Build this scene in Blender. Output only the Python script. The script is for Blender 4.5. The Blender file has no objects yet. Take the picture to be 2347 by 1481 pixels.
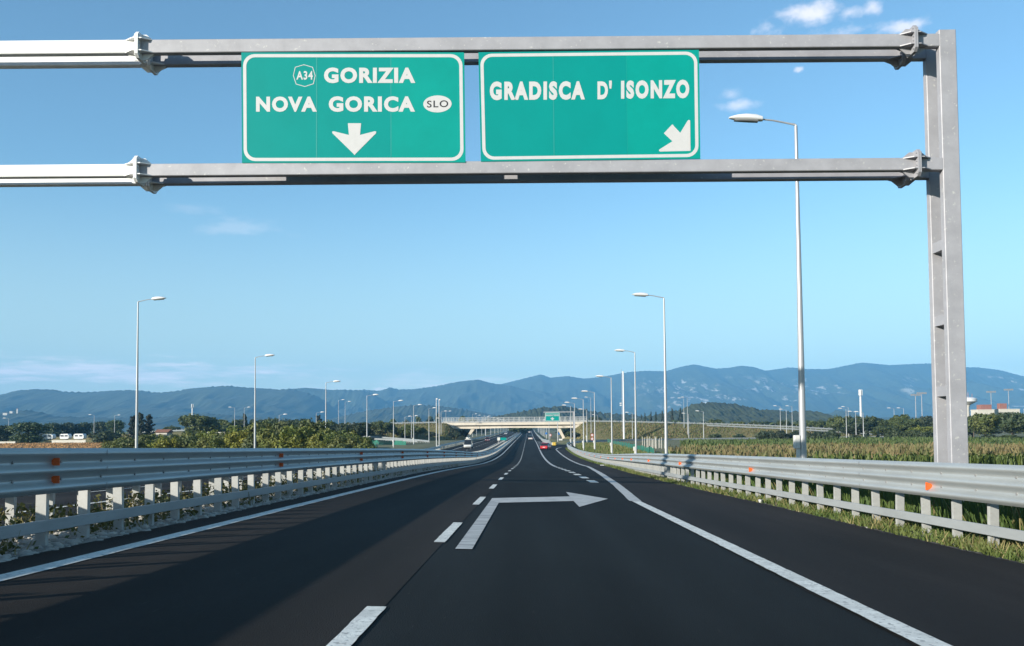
import bpy, bmesh, math, random
import numpy as np
from mathutils import Vector, Matrix
R = math.radians
scene = bpy.context.scene
C = scene.collection
ZE = 6.0                       # eye height in the scene's own metres

# ------------------------------------------------------------------ camera
cam_d = bpy.data.cameras.new('camera')
cam = bpy.data.objects.new('camera', cam_d); C.objects.link(cam); scene.camera = cam
cam_d.sensor_width = 36.0; cam_d.lens = 31.644; cam_d.shift_y = 0.0637
cam_d.clip_start = 0.1; cam_d.clip_end = 30000
PITCH, YAW, ROLL = R(2.506891), R(1.103582), 0.008
fw = Vector((-math.sin(YAW)*math.cos(PITCH), math.cos(YAW)*math.cos(PITCH), math.sin(PITCH)))
rt = Vector((math.cos(YAW), math.sin(YAW), 0)); upv = rt.cross(fw)
cr, sr = math.cos(ROLL), math.sin(ROLL)
r2 = rt*cr - upv*sr; u2 = rt*sr + upv*cr
m = Matrix((r2, u2, -fw)).transposed().to_4x4(); m.translation = Vector((0, 0, ZE)); cam.matrix_world = m

# ------------------------------------------------------------------ sun and sky
LIGHT = Vector((2.75, 2.25, -1.0)).normalized()       # the way sunlight travels: low sun, behind and to the left
sun_d = bpy.data.lights.new('sun', 'SUN'); sun = bpy.data.objects.new('sun', sun_d); C.objects.link(sun)
sun_d.energy = 4.9; sun_d.angle = R(0.5); sun_d.color = (1.0, 0.94, 0.82)
sun.rotation_euler = LIGHT.to_track_quat('-Z', 'Y').to_euler(); sun.location = (-60, -50, 60)
world = bpy.data.worlds.new('World'); scene.world = world; world.use_nodes = True
SUN_EL = math.asin(-LIGHT.z); SUN_AZ = math.atan2(-LIGHT.x, -LIGHT.y)
scene.view_settings.view_transform = 'Standard'; scene.view_settings.look = 'None'
scene.view_settings.gamma = 1.0; scene.view_settings.use_curve_mapping = False
scene.view_settings.exposure = 0.85
scene.render.engine = 'CYCLES'
try:
    scene.cycles.use_denoising = True; scene.cycles.denoiser = 'OPENIMAGEDENOISE'
    scene.cycles.max_bounces = 6; scene.cycles.volume_bounces = 0
    scene.cycles.transparent_max_bounces = 8
except Exception: pass

def build_world():
    nt = world.node_tree; N = nt.nodes; Lk = nt.links; N.clear()
    out = N.new('ShaderNodeOutputWorld'); bg = N.new('ShaderNodeBackground')
    sky = N.new('ShaderNodeTexSky'); sky.sky_type = 'NISHITA'; sky.sun_disc = False
    sky.sun_elevation = SUN_EL; sky.sun_rotation = SUN_AZ
    sky.altitude = 0; sky.air_density = 1.0; sky.dust_density = 0.25; sky.ozone_density = 3.0
    tc = N.new('ShaderNodeTexCoord')
    nrm = N.new('ShaderNodeVectorMath'); nrm.operation = 'NORMALIZE'; Lk.new(tc.outputs['Generated'], nrm.inputs[0])
    def math_(op, a, b=None, c=None):
        n = N.new('ShaderNodeMath'); n.operation = op
        for i, v in enumerate((a, b, c)):
            if v is None: continue
            if isinstance(v, (int, float)): n.inputs[i].default_value = v
            else: Lk.new(v, n.inputs[i])
        return n.outputs[0]
    def noise(scale, detail, stretch, rough=0.6):
        mp = N.new('ShaderNodeMapping'); mp.inputs['Scale'].default_value = stretch
        Lk.new(nrm.outputs[0], mp.inputs['Vector'])
        n = N.new('ShaderNodeTexNoise'); n.inputs['Scale'].default_value = scale
        n.inputs['Detail'].default_value = detail; n.inputs['Roughness'].default_value = rough
        Lk.new(mp.outputs[0], n.inputs['Vector']); return n.outputs['Fac']
    sp = N.new('ShaderNodeSeparateXYZ'); Lk.new(nrm.outputs[0], sp.inputs[0])
    az = math_('ARCTAN2', sp.outputs[0], sp.outputs[1]); el = math_('ARCSINE', sp.outputs[2])
    n1 = noise(48, 7, (1, 1, 1.5), 0.55); n2 = noise(22, 6, (1, 1, 3.0)); n3 = noise(14, 5, (1, 1, 9.0))
    total = None
    # patches of cloud: azimuth, elevation, half width, half height (degrees), opacity, noise, softness
    for (a, e, wa, we, op, nz, th, *amp) in CLOUDS:
        da = math_('DIVIDE', math_('SUBTRACT', az, R(a)), R(wa)); de = math_('DIVIDE', math_('SUBTRACT', el, R(e)), R(we))
        r = math_('SQRT', math_('ADD', math_('MULTIPLY', da, da), math_('MULTIPLY', de, de)))
        fall = math_('SUBTRACT', 1.0, r)
        v = math_('ADD', fall, math_('MULTIPLY', math_('SUBTRACT', {1: n1, 2: n2, 3: n3}[nz], 0.5), amp[0] if amp else 3.2))
        mr = N.new('ShaderNodeMapRange'); mr.interpolation_type = 'SMOOTHSTEP'
        Lk.new(v, mr.inputs['Value']); mr.inputs['From Min'].default_value = 0.1; mr.inputs['From Max'].default_value = th
        edge = N.new('ShaderNodeMapRange'); edge.interpolation_type = 'SMOOTHSTEP'
        Lk.new(r, edge.inputs['Value']); edge.inputs['From Min'].default_value = 1.5; edge.inputs['From Max'].default_value = 0.9
        o = math_('MULTIPLY', math_('MULTIPLY', mr.outputs[0], edge.outputs[0]), op)
        total = o if total is None else math_('MAXIMUM', total, o)
    mix = N.new('ShaderNodeMixRGB'); Lk.new(total, mix.inputs['Fac'])
    tint = N.new('ShaderNodeMixRGB'); tint.blend_type = 'MULTIPLY'; tint.inputs['Fac'].default_value = 1.0; tint.inputs['Color2'].default_value = SKY_TINT
    Lk.new(sky.outputs[0], tint.inputs['Color1']); 
    hz = N.new('ShaderNodeMapRange'); hz.interpolation_type = 'SMOOTHSTEP'; Lk.new(el, hz.inputs['Value'])      # pale mist low in the sky
    hz.inputs['From Min'].default_value = R(16); hz.inputs['From Max'].default_value = R(0); hz.inputs['To Max'].default_value = 0.70
    low = N.new('ShaderNodeMixRGB'); Lk.new(hz.outputs[0], low.inputs['Fac']); Lk.new(tint.outputs[0], low.inputs['Color1']); low.inputs['Color2'].default_value = MIST
    Lk.new(low.outputs[0], mix.inputs['Color1']); mix.inputs['Color2'].default_value = CLOUD_COLOUR
    Lk.new(mix.outputs[0], bg.inputs['Color']); bg.inputs['Strength'].default_value = SKY_STRENGTH
    Lk.new(bg.outputs[0], out.inputs['Surface'])
SKY_STRENGTH = 0.11
MIST = (3.4, 4.1, 3.9, 1)
SKY_TINT = (0.95, 1.10, 1.04, 1)
CLOUD_COLOUR = (6.6, 6.2, 6.4, 1)
CLOUDS = [  # azimuth, elevation, half width, half height, opacity, noise, upper threshold
    (17.8, 23.8, 2.8, 0.95, 0.75, 1, 1.0, 1.5), (20.0, 23.5, 1.4, 0.6, 0.5, 1, 1.2, 2.4), (21.3, 23.6, 0.9, 0.7, 0.6, 1, 1.1, 2.0), (22.9, 22.3, 2.6, 0.55, 0.62, 1, 1.1, 1.7),
    (15.2, 23.3, 1.2, 0.6, 0.35, 1, 1.3), (19.0, 22.6, 3.0, 0.5, 0.35, 1, 1.3), (13.4, 19.3, 2.0, 0.5, 0.5, 1, 1.2, 1.7), (12.9, 19.9, 1.0, 0.5, 0.35, 1, 1.3, 1.8), (17.0, 20.9, 0.4, 0.25, 0.5, 1, 1.1),
    (-17.9, 12.2, 3.0, 0.7, 0.16, 2, 1.1), (-20.7, 13.2, 2.0, 0.5, 0.10, 2, 1.2),
    (-27.0, 3.3, 17.0, 1.2, 0.85, 3, 1.3), (-20.5, 4.0, 0.8, 0.16, 0.5, 1, 1.2), (-29.5, 3.9, 0.9, 0.16, 0.5, 1, 1.2),
    (-9.2, 2.5, 0.9, 0.22, 0.7, 1, 1.0), (-36.0, 2.6, 8.0, 0.6, 0.5, 3, 1.2), (-10.0, 3.0, 12.0, 0.9, 0.55, 3, 1.4), (0.6, 3.2, 1.2, 0.2, 0.4, 1, 1.2)]
build_world()

# ------------------------------------------------------------------ helpers
def tag(o, label=None, cat=None, group=None, kind=None):
    if label: o['label'] = label
    if cat: o['category'] = cat
    if group: o['group'] = group
    if kind: o['kind'] = kind
    return o
def empty(name, loc=(0, 0, 0), rz=0.0):
    o = bpy.data.objects.new(name, None); C.objects.link(o); o.location = loc; o.rotation_euler = (0, 0, rz)
    o.empty_display_size = 0.3; return o
class MB:
    """collects shapes for ONE mesh"""
    def __init__(s): s.v = []; s.f = []; s.mi = []
    def poly(s, pts, mi=0):
        b = len(s.v); s.v += [tuple(p) for p in pts]; s.f.append(tuple(range(b, b+len(pts)))); s.mi.append(mi)
    def faces(s, pts, fs, mi=0):
        b = len(s.v); s.v += [tuple(p) for p in pts]
        for f in fs: s.f.append(tuple(b+i for i in f)); s.mi.append(mi)
    def box(s, x0, x1, y0, y1, z0, z1, mi=0, bev=0.0):
        if bev <= 0:
            p = [(x0,y0,z0),(x1,y0,z0),(x1,y1,z0),(x0,y1,z0),(x0,y0,z1),(x1,y0,z1),(x1,y1,z1),(x0,y1,z1)]
            s.faces(p, [(0,3,2,1),(4,5,6,7),(0,1,5,4),(1,2,6,5),(2,3,7,6),(3,0,4,7)], mi)
        else:
            b = bev
            ring = lambda z, i: [(x0+b+i,y0+i,z),(x1-b-i,y0+i,z),(x1-i,y0+b+i,z),(x1-i,y1-b-i,z),(x1-b-i,y1-i,z),(x0+b+i,y1-i,z),(x0+i,y1-b-i,z),(x0+i,y0+b+i,z)]
            s.loft([ring(z0, b*.6), ring(z0+b*.6, 0), ring(z1-b*.6, 0), ring(z1, b*.6)], mi, True)
    def loft(s, rings, mi=0, cap=True, closed=True):
        b = len(s.v); n = len(rings[0])
        for r in rings: s.v += [tuple(p) for p in r]
        for i in range(len(rings)-1):
            for j in range(n if closed else n-1):
                k = (j+1) % n
                s.f.append((b+i*n+j, b+i*n+k, b+(i+1)*n+k, b+(i+1)*n+j)); s.mi.append(mi)
        if cap and closed:
            s.f.append(tuple(b+j for j in range(n))[::-1]); s.mi.append(mi)
            s.f.append(tuple(b+(len(rings)-1)*n+j for j in range(n))); s.mi.append(mi)
    def tube(s, path, radii, n=10, mi=0, cap=True):
        rings = []
        P = [Vector(p) for p in path]
        if not hasattr(radii, '__len__'): radii = [radii]*len(P)
        for i, p in enumerate(P):
            d = (P[min(i+1, len(P)-1)] - P[max(i-1, 0)]).normalized()
            a = d.cross(Vector((0, 1, 0.01))) if abs(d.y) < .9 else d.cross(Vector((1, 0, 0)))
            a.normalize(); b = d.cross(a)
            rings.append([p + (a*math.cos(2*math.pi*k/n) + b*math.sin(2*math.pi*k/n))*radii[i] for k in range(n)])
        s.loft(rings, mi, cap)
    def prism(s, pts, axis, t0, t1, mi=0):
        """2-D outline pushed along one axis ('x': pts=(y,z), 'y': pts=(x,z), 'z': pts=(x,y))"""
        mk = {'x': lambda p, t: (t, p[0], p[1]), 'y': lambda p, t: (p[0], t, p[1]), 'z': lambda p, t: (p[0], p[1], t)}[axis]
        n = len(pts); b = len(s.v)
        s.v += [mk(p, t0) for p in pts] + [mk(p, t1) for p in pts]
        s.f.append(tuple(b+i for i in range(n))); s.f.append(tuple(b+n+i for i in range(n))[::-1]); s.mi += [mi, mi]
        for i in range(n):
            k = (i+1) % n; s.f.append((b+i, b+n+i, b+n+k, b+k)); s.mi.append(mi)
    def mesh(s, name, mats, smooth=False, fix=True):
        me = bpy.data.meshes.new(name); me.from_pydata(s.v, [], s.f)
        for mt in (mats if isinstance(mats, (list, tuple)) else [mats]): me.materials.append(mt)
        if any(s.mi): me.polygons.foreach_set('material_index', s.mi)
        if fix:
            bm = bmesh.new(); bm.from_mesh(me); bmesh.ops.recalc_face_normals(bm, faces=bm.faces); bm.to_mesh(me); bm.free()
        if smooth:
            me.polygons.foreach_set('use_smooth', [True]*len(me.polygons))
            try: me.set_sharp_from_angle(angle=R(35))
            except Exception: pass
        me.update(); return me
    def build(s, name, mats, parent=None, smooth=False, loc=None, fix=True):
        o = bpy.data.objects.new(name, s.mesh(name, mats, smooth, fix)); C.objects.link(o)
        if parent: o.parent = parent
        if loc is not None: o.location = loc
        return o
def np_mesh(name, verts, quads, mats, mi=None, smooth=False):
    """verts (n,3), quads (m,4) int arrays"""
    me = bpy.data.meshes.new(name); nv, nf = len(verts), len(quads); k = quads.shape[1]
    me.vertices.add(nv); me.vertices.foreach_set('co', np.asarray(verts, np.float32).ravel())
    me.loops.add(nf*k); me.loops.foreach_set('vertex_index', np.asarray(quads, np.int32).ravel())
    me.polygons.add(nf); me.polygons.foreach_set('loop_start', np.arange(0, nf*k, k, dtype=np.int32))
    for mt in (mats if isinstance(mats, (list, tuple)) else [mats]): me.materials.append(mt)
    if mi is not None: me.polygons.foreach_set('material_index', np.asarray(mi, np.int32))
    me.update(calc_edges=True); me.validate()
    if smooth: me.polygons.foreach_set('use_smooth', [True]*nf)
    return me
def link(name, me, parent=None, loc=None):
    o = bpy.data.objects.new(name, me); C.objects.link(o)
    if parent: o.parent = parent
    if loc is not None: o.location = loc
    return o
def copy_tree(o, parent=None):
    c = o.copy(); C.objects.link(c); c.parent = parent
    for ch in list(o.children): copy_tree(ch, c)
    return c

# ------------------------------------------------------------------ materials
MATS = {}
def mat(name, col, rough=0.7, var=0.0, vscale=3.0, metal=0.0, bump=0.0, bscale=60.0, spec=0.5, col2=None, stretch=(1, 1, 1), detail=5.0, lo=0.35, hi=0.65, transl=0.0, gen='Object', speck=None, coat=0.0):
    if name in MATS: return MATS[name]
    k_ = .90 if (transl or gen == 'World') else .76
    col = tuple(c*k_ for c in col); col2 = tuple(c*k_ for c in col2) if col2 else None
    if speck: speck = (speck[0], speck[1], tuple(c*k_ for c in speck[2]))
    mt = bpy.data.materials.new(name); mt.use_nodes = True; nt = mt.node_tree; N = nt.nodes; Lk = nt.links
    b = N['Principled BSDF']; b.inputs['Roughness'].default_value = rough; b.inputs['Metallic'].default_value = metal
    b.inputs['Specular IOR Level'].default_value = spec; b.inputs['Coat Weight'].default_value = coat
    b.inputs['Base Color'].default_value = (*col, 1)
    tc = N.new('ShaderNodeTexCoord'); mp = N.new('ShaderNodeMapping'); mp.inputs['Scale'].default_value = stretch
    if gen == 'World':
        g = N.new('ShaderNodeNewGeometry'); Lk.new(g.outputs['Position'], mp.inputs['Vector'])
    else: Lk.new(tc.outputs[gen], mp.inputs['Vector'])
    last = None
    if var or col2:
        nz = N.new('ShaderNodeTexNoise'); nz.inputs['Scale'].default_value = vscale; nz.inputs['Detail'].default_value = detail
        nz.inputs['Roughness'].default_value = 0.65; Lk.new(mp.outputs[0], nz.inputs['Vector'])
        rp = N.new('ShaderNodeValToRGB'); Lk.new(nz.outputs['Fac'], rp.inputs['Fac'])
        rp.color_ramp.elements[0].position = lo; rp.color_ramp.elements[1].position = hi
        c2 = col2 or tuple(min(1, c*(1+var)) for c in col); c1 = col if col2 else tuple(c*(1-var) for c in col)
        rp.color_ramp.elements[0].color = (*c1, 1); rp.color_ramp.elements[1].color = (*c2, 1)
        last = rp.outputs[0]
    if speck:      # (scale, amount 0-1, colour)
        vz = N.new('ShaderNodeTexNoise'); vz.inputs['Scale'].default_value = speck[0]; vz.inputs['Detail'].default_value = 3
        Lk.new(mp.outputs[0], vz.inputs['Vector'])
        r2_ = N.new('ShaderNodeMapRange'); Lk.new(vz.outputs['Fac'], r2_.inputs['Value'])
        r2_.inputs['From Min'].default_value = speck[1]; r2_.inputs['From Max'].default_value = speck[1]+0.06
        mx = N.new('ShaderNodeMixRGB'); Lk.new(r2_.outputs[0], mx.inputs['Fac'])
        if last: Lk.new(last, mx.inputs['Color1'])
        else: mx.inputs['Color1'].default_value = (*col, 1)
        mx.inputs['Color2'].default_value = (*speck[2], 1); last = mx.outputs[0]
    if last: Lk.new(last, b.inputs['Base Color'])
    if bump:
        bz = N.new('ShaderNodeTexNoise'); bz.inputs['Scale'].default_value = bscale; bz.inputs['Detail'].default_value = 4
        Lk.new(tc.outputs[gen] if gen != 'World' else mp.outputs[0], bz.inputs['Vector'])
        bp = N.new('ShaderNodeBump'); bp.inputs['Strength'].default_value = bump; bp.inputs['Distance'].default_value = 0.02
        Lk.new(bz.outputs['Fac'], bp.inputs['Height']); Lk.new(bp.outputs[0], b.inputs['Normal'])
    if transl:
        tr = N.new('ShaderNodeBsdfTranslucent'); ms = N.new('ShaderNodeMixShader'); ms.inputs[0].default_value = transl
        if last: Lk.new(last, tr.inputs['Color'])
        else: tr.inputs['Color'].default_value = (*col, 1)
        Lk.new(b.outputs[0], ms.inputs[1]); Lk.new(tr.outputs[0], ms.inputs[2])
        Lk.new(ms.outputs[0], N['Material Output'].inputs['Surface'])
    MATS[name] = mt; return mt

M_asphalt = mat('asphalt', (0.0116, 0.0142, 0.0158), 0.85, var=0.16, vscale=0.9, bump=0.5, bscale=90, spec=0.12, stretch=(1, 0.08, 1), speck=(38, 0.70, (0.04, 0.04, 0.04)))
M_asphalt2 = mat('shoulder_asphalt', (0.0245, 0.0212, 0.0210), 0.85, var=0.2, vscale=0.7, bump=0.5, bscale=90, spec=0.15, stretch=(1, 0.15, 1), speck=(34, 0.69, (0.055, 0.05, 0.05)))
M_asphalt_left = mat('left_lane_asphalt', (0.0220, 0.0185, 0.0170), 0.85, var=0.16, vscale=0.9, bump=0.5, bscale=90, spec=0.14, stretch=(1, 0.08, 1), speck=(38, 0.69, (0.05, 0.047, 0.045)))
def wheel_tracks(mt, amount):
    nt = mt.node_tree; N = nt.nodes; Lk = nt.links; b = N['Principled BSDF']; src = b.inputs['Base Color'].links[0].from_socket
    tc = N.new('ShaderNodeTexCoord'); mp = N.new('ShaderNodeMapping'); mp.inputs['Scale'].default_value = (1.1, .012, 1); Lk.new(tc.outputs['Object'], mp.inputs['Vector'])
    n = N.new('ShaderNodeTexNoise'); n.inputs['Scale'].default_value = 1.0; n.inputs['Detail'].default_value = 3; Lk.new(mp.outputs[0], n.inputs['Vector'])
    mp2 = N.new('ShaderNodeMapping'); mp2.inputs['Scale'].default_value = (.5, .12, 1); Lk.new(tc.outputs['Object'], mp2.inputs['Vector'])
    n2 = N.new('ShaderNodeTexNoise'); n2.inputs['Scale'].default_value = 1.0; n2.inputs['Detail'].default_value = 7; Lk.new(mp2.outputs[0], n2.inputs['Vector'])
    ad = N.new('ShaderNodeMath'); ad.operation = 'ADD'; Lk.new(n.outputs['Fac'], ad.inputs[0]); Lk.new(n2.outputs['Fac'], ad.inputs[1])
    r_ = N.new('ShaderNodeMapRange'); Lk.new(ad.outputs[0], r_.inputs['Value']); r_.inputs['From Min'].default_value = .75; r_.inputs['From Max'].default_value = 1.25; r_.inputs['To Min'].default_value = 1-amount; r_.inputs['To Max'].default_value = 1+amount
    mx = N.new('ShaderNodeVectorMath'); mx.operation = 'SCALE'; Lk.new(src, mx.inputs[0]); Lk.new(r_.outputs[0], mx.inputs['Scale']); Lk.new(mx.outputs[0], b.inputs['Base Color'])
for mt_ in (M_asphalt, M_asphalt2, M_asphalt_left): wheel_tracks(mt_, .42)
M_paint = mat('road_paint', (0.80, 0.80, 0.75), 0.75, var=0.16, vscale=5, bump=0.3, bscale=60, speck=(22, 0.58, (0.44, 0.44, 0.42)))
M_paint_worn = mat('worn_road_paint', (0.26, 0.26, 0.26), 0.75, col2=(0.56, 0.56, 0.55), vscale=2.2, stretch=(0.5, 2.6, 1), lo=0.36, hi=0.56, speck=(26, 0.66, (0.13, 0.13, 0.13)))
M_paint_old = mat('greyed_road_paint', (0.42, 0.42, 0.41), 0.75, col2=(0.58, 0.58, 0.565), vscale=3, lo=0.35, hi=0.6, speck=(30, 0.68, (0.15, 0.15, 0.15)))
M_galv = mat('galvanised_steel', (0.30, 0.30, 0.305), 0.48, var=0.08, vscale=4, metal=0.25, speck=(24, 0.66, (0.36, 0.36, 0.36)), bump=0.05, bscale=20)
M_gantry = mat('dull_galvanised_steel', (0.375, 0.372, 0.40), 0.55, var=0.10, vscale=2.3, metal=0.1, speck=(17, 0.66, (0.55, 0.545, 0.53)), bump=0.06, bscale=14)
M_gantry_pale = mat('pale_galvanised_steel', (0.86, 0.855, 0.84), 0.45, var=0.04, vscale=2, metal=0.0, speck=(9, 0.72, (0.6, 0.58, 0.55)))  # paler steel for the beams and joint plates at the left end
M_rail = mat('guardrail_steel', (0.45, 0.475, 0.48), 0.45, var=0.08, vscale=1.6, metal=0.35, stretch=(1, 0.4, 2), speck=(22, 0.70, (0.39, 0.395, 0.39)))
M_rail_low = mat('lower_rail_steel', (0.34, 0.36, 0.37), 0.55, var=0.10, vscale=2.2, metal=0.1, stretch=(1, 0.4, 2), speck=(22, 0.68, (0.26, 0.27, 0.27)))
M_post = mat('guardrail_post_steel', (0.42, 0.425, 0.41), 0.55, var=0.10, vscale=7, metal=0.05, speck=(30, 0.66, (0.40, 0.37, 0.33)))
M_dark = mat('dark_steel', (0.05, 0.05, 0.055), 0.5)
M_orange = mat('orange_reflector', (0.80, 0.13, 0.02), 0.35, var=0.1, vscale=30)
M_green = mat('green_sign_sheeting', (0.0003, 0.275, 0.252), 0.5, var=0.03, vscale=1.5, spec=0.12)
M_green_glare = mat('green_sign_glare_tint', (0.0003, 0.305, 0.262), 0.45, var=0.05, vscale=1.2, spec=0.15)  # lighter green for the last sign third: glare put into the colour
M_seam = mat('sign_seam', (0.006, 0.29, 0.26), 0.5)
M_white = mat('white_sign_sheeting', (0.60, 0.595, 0.59), 0.4, var=0.03, vscale=6)
M_black = mat('black_sign_sheeting', (0.02, 0.02, 0.022), 0.5)
M_back = mat('aluminium_sign_back', (0.42, 0.42, 0.43), 0.45, metal=0.4, var=0.08, vscale=3)
M_lamp = mat('lamp_pole_steel', (0.44, 0.45, 0.47), 0.38, var=0.08, vscale=5, metal=0.3, stretch=(1, 1, 0.3))
M_head = mat('lamp_head_paint', (0.78, 0.78, 0.78), 0.4, var=0.04, vscale=5)
M_glass = mat('lamp_glass', (0.30, 0.31, 0.32), 0.15)
M_box = mat('cabinet_paint', (0.70, 0.69, 0.65), 0.5, var=0.06, vscale=4)
M_conc = mat('bridge_concrete', (0.70, 0.62, 0.51), 0.85, var=0.10, vscale=0.5, bump=0.2, bscale=6, speck=(3, 0.68, (0.50, 0.43, 0.36)))
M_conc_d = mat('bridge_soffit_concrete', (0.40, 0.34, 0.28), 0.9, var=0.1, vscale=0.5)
M_wall = mat('pale_concrete', (0.66, 0.62, 0.55), 0.85, var=0.08, vscale=0.7)
M_fence = mat('bridge_fence_steel', (0.55, 0.55, 0.54), 0.5, metal=0.2, var=0.06, vscale=2)
M_net = mat('green_plastic_net', (0.015, 0.17, 0.12), 0.6, var=0.18, vscale=4)
M_soil = mat('soil', (0.10, 0.075, 0.05), 0.95, var=0.35, vscale=1.5)
M_brown = mat('stubble', (0.30, 0.165, 0.07), 0.95, col2=(0.20, 0.14, 0.055), vscale=0.25, stretch=(0.2, 1, 1), bump=0.6, bscale=4)
M_plain = mat('meadow', (0.075, 0.095, 0.028), 0.95, col2=(0.14, 0.12, 0.05), vscale=0.09, bump=0.6, bscale=3, gen='World')
M_bank = mat('dry_bank_grass', (0.105, 0.105, 0.038), 0.95, col2=(0.19, 0.15, 0.065), vscale=0.16, bump=0.8, bscale=1.2, gen='World', detail=8)
M_verge = mat('verge_soil', (0.065, 0.075, 0.03), 0.95, col2=(0.13, 0.12, 0.06), vscale=2.2, bump=1.0, bscale=14)
M_rubble = mat('pale_rubble', (0.15, 0.135, 0.11), 0.95, col2=(0.34, 0.31, 0.27), vscale=5, bump=1.0, bscale=18)
M_stone = mat('limestone', (0.42, 0.395, 0.35), 0.9, var=0.2, vscale=3, bump=0.4, bscale=15)
M_grass = mat('grass_blades', (0.075, 0.125, 0.022), 0.7, col2=(0.145, 0.165, 0.04), vscale=0.9, transl=0.3, gen='World')
M_grass_tall = mat('tall_grass_blades', (0.055, 0.11, 0.022), 0.7, col2=(0.10, 0.145, 0.03), vscale=0.7, transl=0.3, gen='World')
M_weed = mat('weed_leaves', (0.055, 0.08, 0.018), 0.7, col2=(0.14, 0.12, 0.035), vscale=2.0, transl=0.25, gen='World')
M_dry = mat('dry_grass', (0.24, 0.20, 0.085), 0.85, var=0.2, vscale=2, transl=0.2, gen='World')
M_corn = mat('corn_leaves', (0.07, 0.115, 0.022), 0.6, col2=(0.13, 0.155, 0.035), vscale=0.5, transl=0.3, gen='World')
M_tassel = mat('corn_tassels', (0.200, 0.142, 0.070), 0.8, col2=(0.11, 0.12, 0.04), vscale=0.35, transl=0.15, gen='World')
M_vine = mat('vine_leaves', (0.05, 0.088, 0.02), 0.7, col2=(0.085, 0.115, 0.028), vscale=0.3, transl=0.25, gen='World')
def leafmat(n, a, b, sc=0.35):
    mt = leafmat0(n, a, b, sc); nt = mt.node_tree; N = nt.nodes; Lk = nt.links     # each plant its own tint
    oi = N.new('ShaderNodeObjectInfo'); hs = N.new('ShaderNodeHueSaturation')
    for k, lo_, hi_ in (('Value', .72, 1.35), ('Hue', .485, .52), ('Saturation', .8, 1.1)):
        m_ = N.new('ShaderNodeMapRange'); Lk.new(oi.outputs['Random'], m_.inputs['Value']); m_.inputs['To Min'].default_value = lo_ if k != 'Hue' else hi_; m_.inputs['To Max'].default_value = hi_ if k != 'Hue' else lo_; Lk.new(m_.outputs[0], hs.inputs[k])
    for l in list(nt.links):
        if l.to_socket.name in ('Base Color', 'Color') and l.to_node.type in ('BSDF_PRINCIPLED', 'BSDF_TRANSLUCENT'):
            if not hs.inputs['Color'].links: Lk.new(l.from_socket, hs.inputs['Color'])
            Lk.new(hs.outputs[0], l.to_socket)
    return mt
def leafmat0(n, a, b, sc=0.35): return mat(n, a, 0.65, col2=b, vscale=sc, transl=0.25, gen='World', detail=3, lo=0.38, hi=0.62)
M_leaf = dict(broad=leafmat('broad_leaves', (0.045, 0.068, 0.018), (0.085, 0.105, 0.028)),
    dark=leafmat('dark_leaves', (0.030, 0.050, 0.020), (0.054, 0.073, 0.028)),
    light=leafmat('light_leaves', (0.085, 0.11, 0.020), (0.14, 0.155, 0.032)),
    hedge=leafmat('willow_leaves', (0.075, 0.105, 0.018), (0.155, 0.16, 0.03), 0.3),
    pine=leafmat('pine_needles', (0.035, 0.062, 0.022), (0.058, 0.085, 0.030)),
    cedar=leafmat('cedar_needles', (0.018, 0.034, 0.018), (0.032, 0.048, 0.024)))
M_bark = mat('bark', (0.12, 0.095, 0.07), 0.9, var=0.3, vscale=6, stretch=(1, 1, 0.3))
M_forest = mat('forest', (0.024, 0.036, 0.012), 0.95, col2=(0.048, 0.060, 0.020), vscale=0.02, bump=0.0, gen='World', detail=10)
HAZE_DENSITY = 1.1e-4
# surveyed positions: (x, height relative to the eye[, distance])
S1_PANEL = [(-5.644, 5.275), (-1.217, 5.221), (-1.232, 7.428), (-5.67, 7.5)]
S1_GORIZIA = [(-4.016, 6.852), (-2.202, 6.824), (-2.201, 7.138), (-4.016, 7.167)]
S1_A34 = [(-4.566, 6.929), (-4.238, 6.924), (-4.238, 7.1), (-4.566, 7.105)]
S1_OCT = [(-4.418, 7.237), (-4.238, 7.181), (-4.185, 7.009), (-4.221, 6.838), (-4.396, 6.783), (-4.576, 6.837), (-4.634, 7.016), (-4.594, 7.187)]
S1_NOVA = [(-5.368, 6.294), (-4.157, 6.276), (-4.157, 6.585), (-5.369, 6.604)]
S1_GORICA = [(-3.92, 6.272), (-2.209, 6.247), (-2.208, 6.56), (-3.921, 6.586)]
S1_OVAL = [(-2.046, 6.404), (-1.483, 6.395), (-1.767, 6.229), (-1.766, 6.57)]
S1_SLO = [(-1.973, 6.328), (-1.553, 6.332), (-1.552, 6.471), (-1.972, 6.467)]
S1_ARROW = [(-3.541, 6.039), (-3.278, 6.035), (-3.299, 5.801), (-3.01, 5.871), (-2.979, 5.865), (-2.983, 5.829), (-3.383, 5.431), (-3.408, 5.399), (-3.436, 5.432), (-3.846, 5.841), (-3.853, 5.875), (-3.823, 5.883), (-3.52, 5.804)]
S2_PANEL = [(-0.913, 5.235), (3.39, 5.235), (3.398, 7.403), (-0.949, 7.427)]
S2_GRADISCA = [(-0.731, 6.458), (1.145, 6.44), (1.15, 6.812), (-0.728, 6.833)]
S2_D = [(1.392, 6.443), (1.673, 6.443), (1.678, 6.814), (1.396, 6.817)]
S2_ISONZO = [(1.854, 6.444), (3.193, 6.437), (3.199, 6.812), (1.859, 6.811)]
S2_ARROW = [(2.852, 5.924), (3.005, 5.752), (3.154, 5.993), (3.179, 6.01), (3.202, 5.992), (3.2, 5.391), (2.605, 5.385), (2.582, 5.4), (2.589, 5.425), (2.847, 5.586), (2.683, 5.747)]
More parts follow.
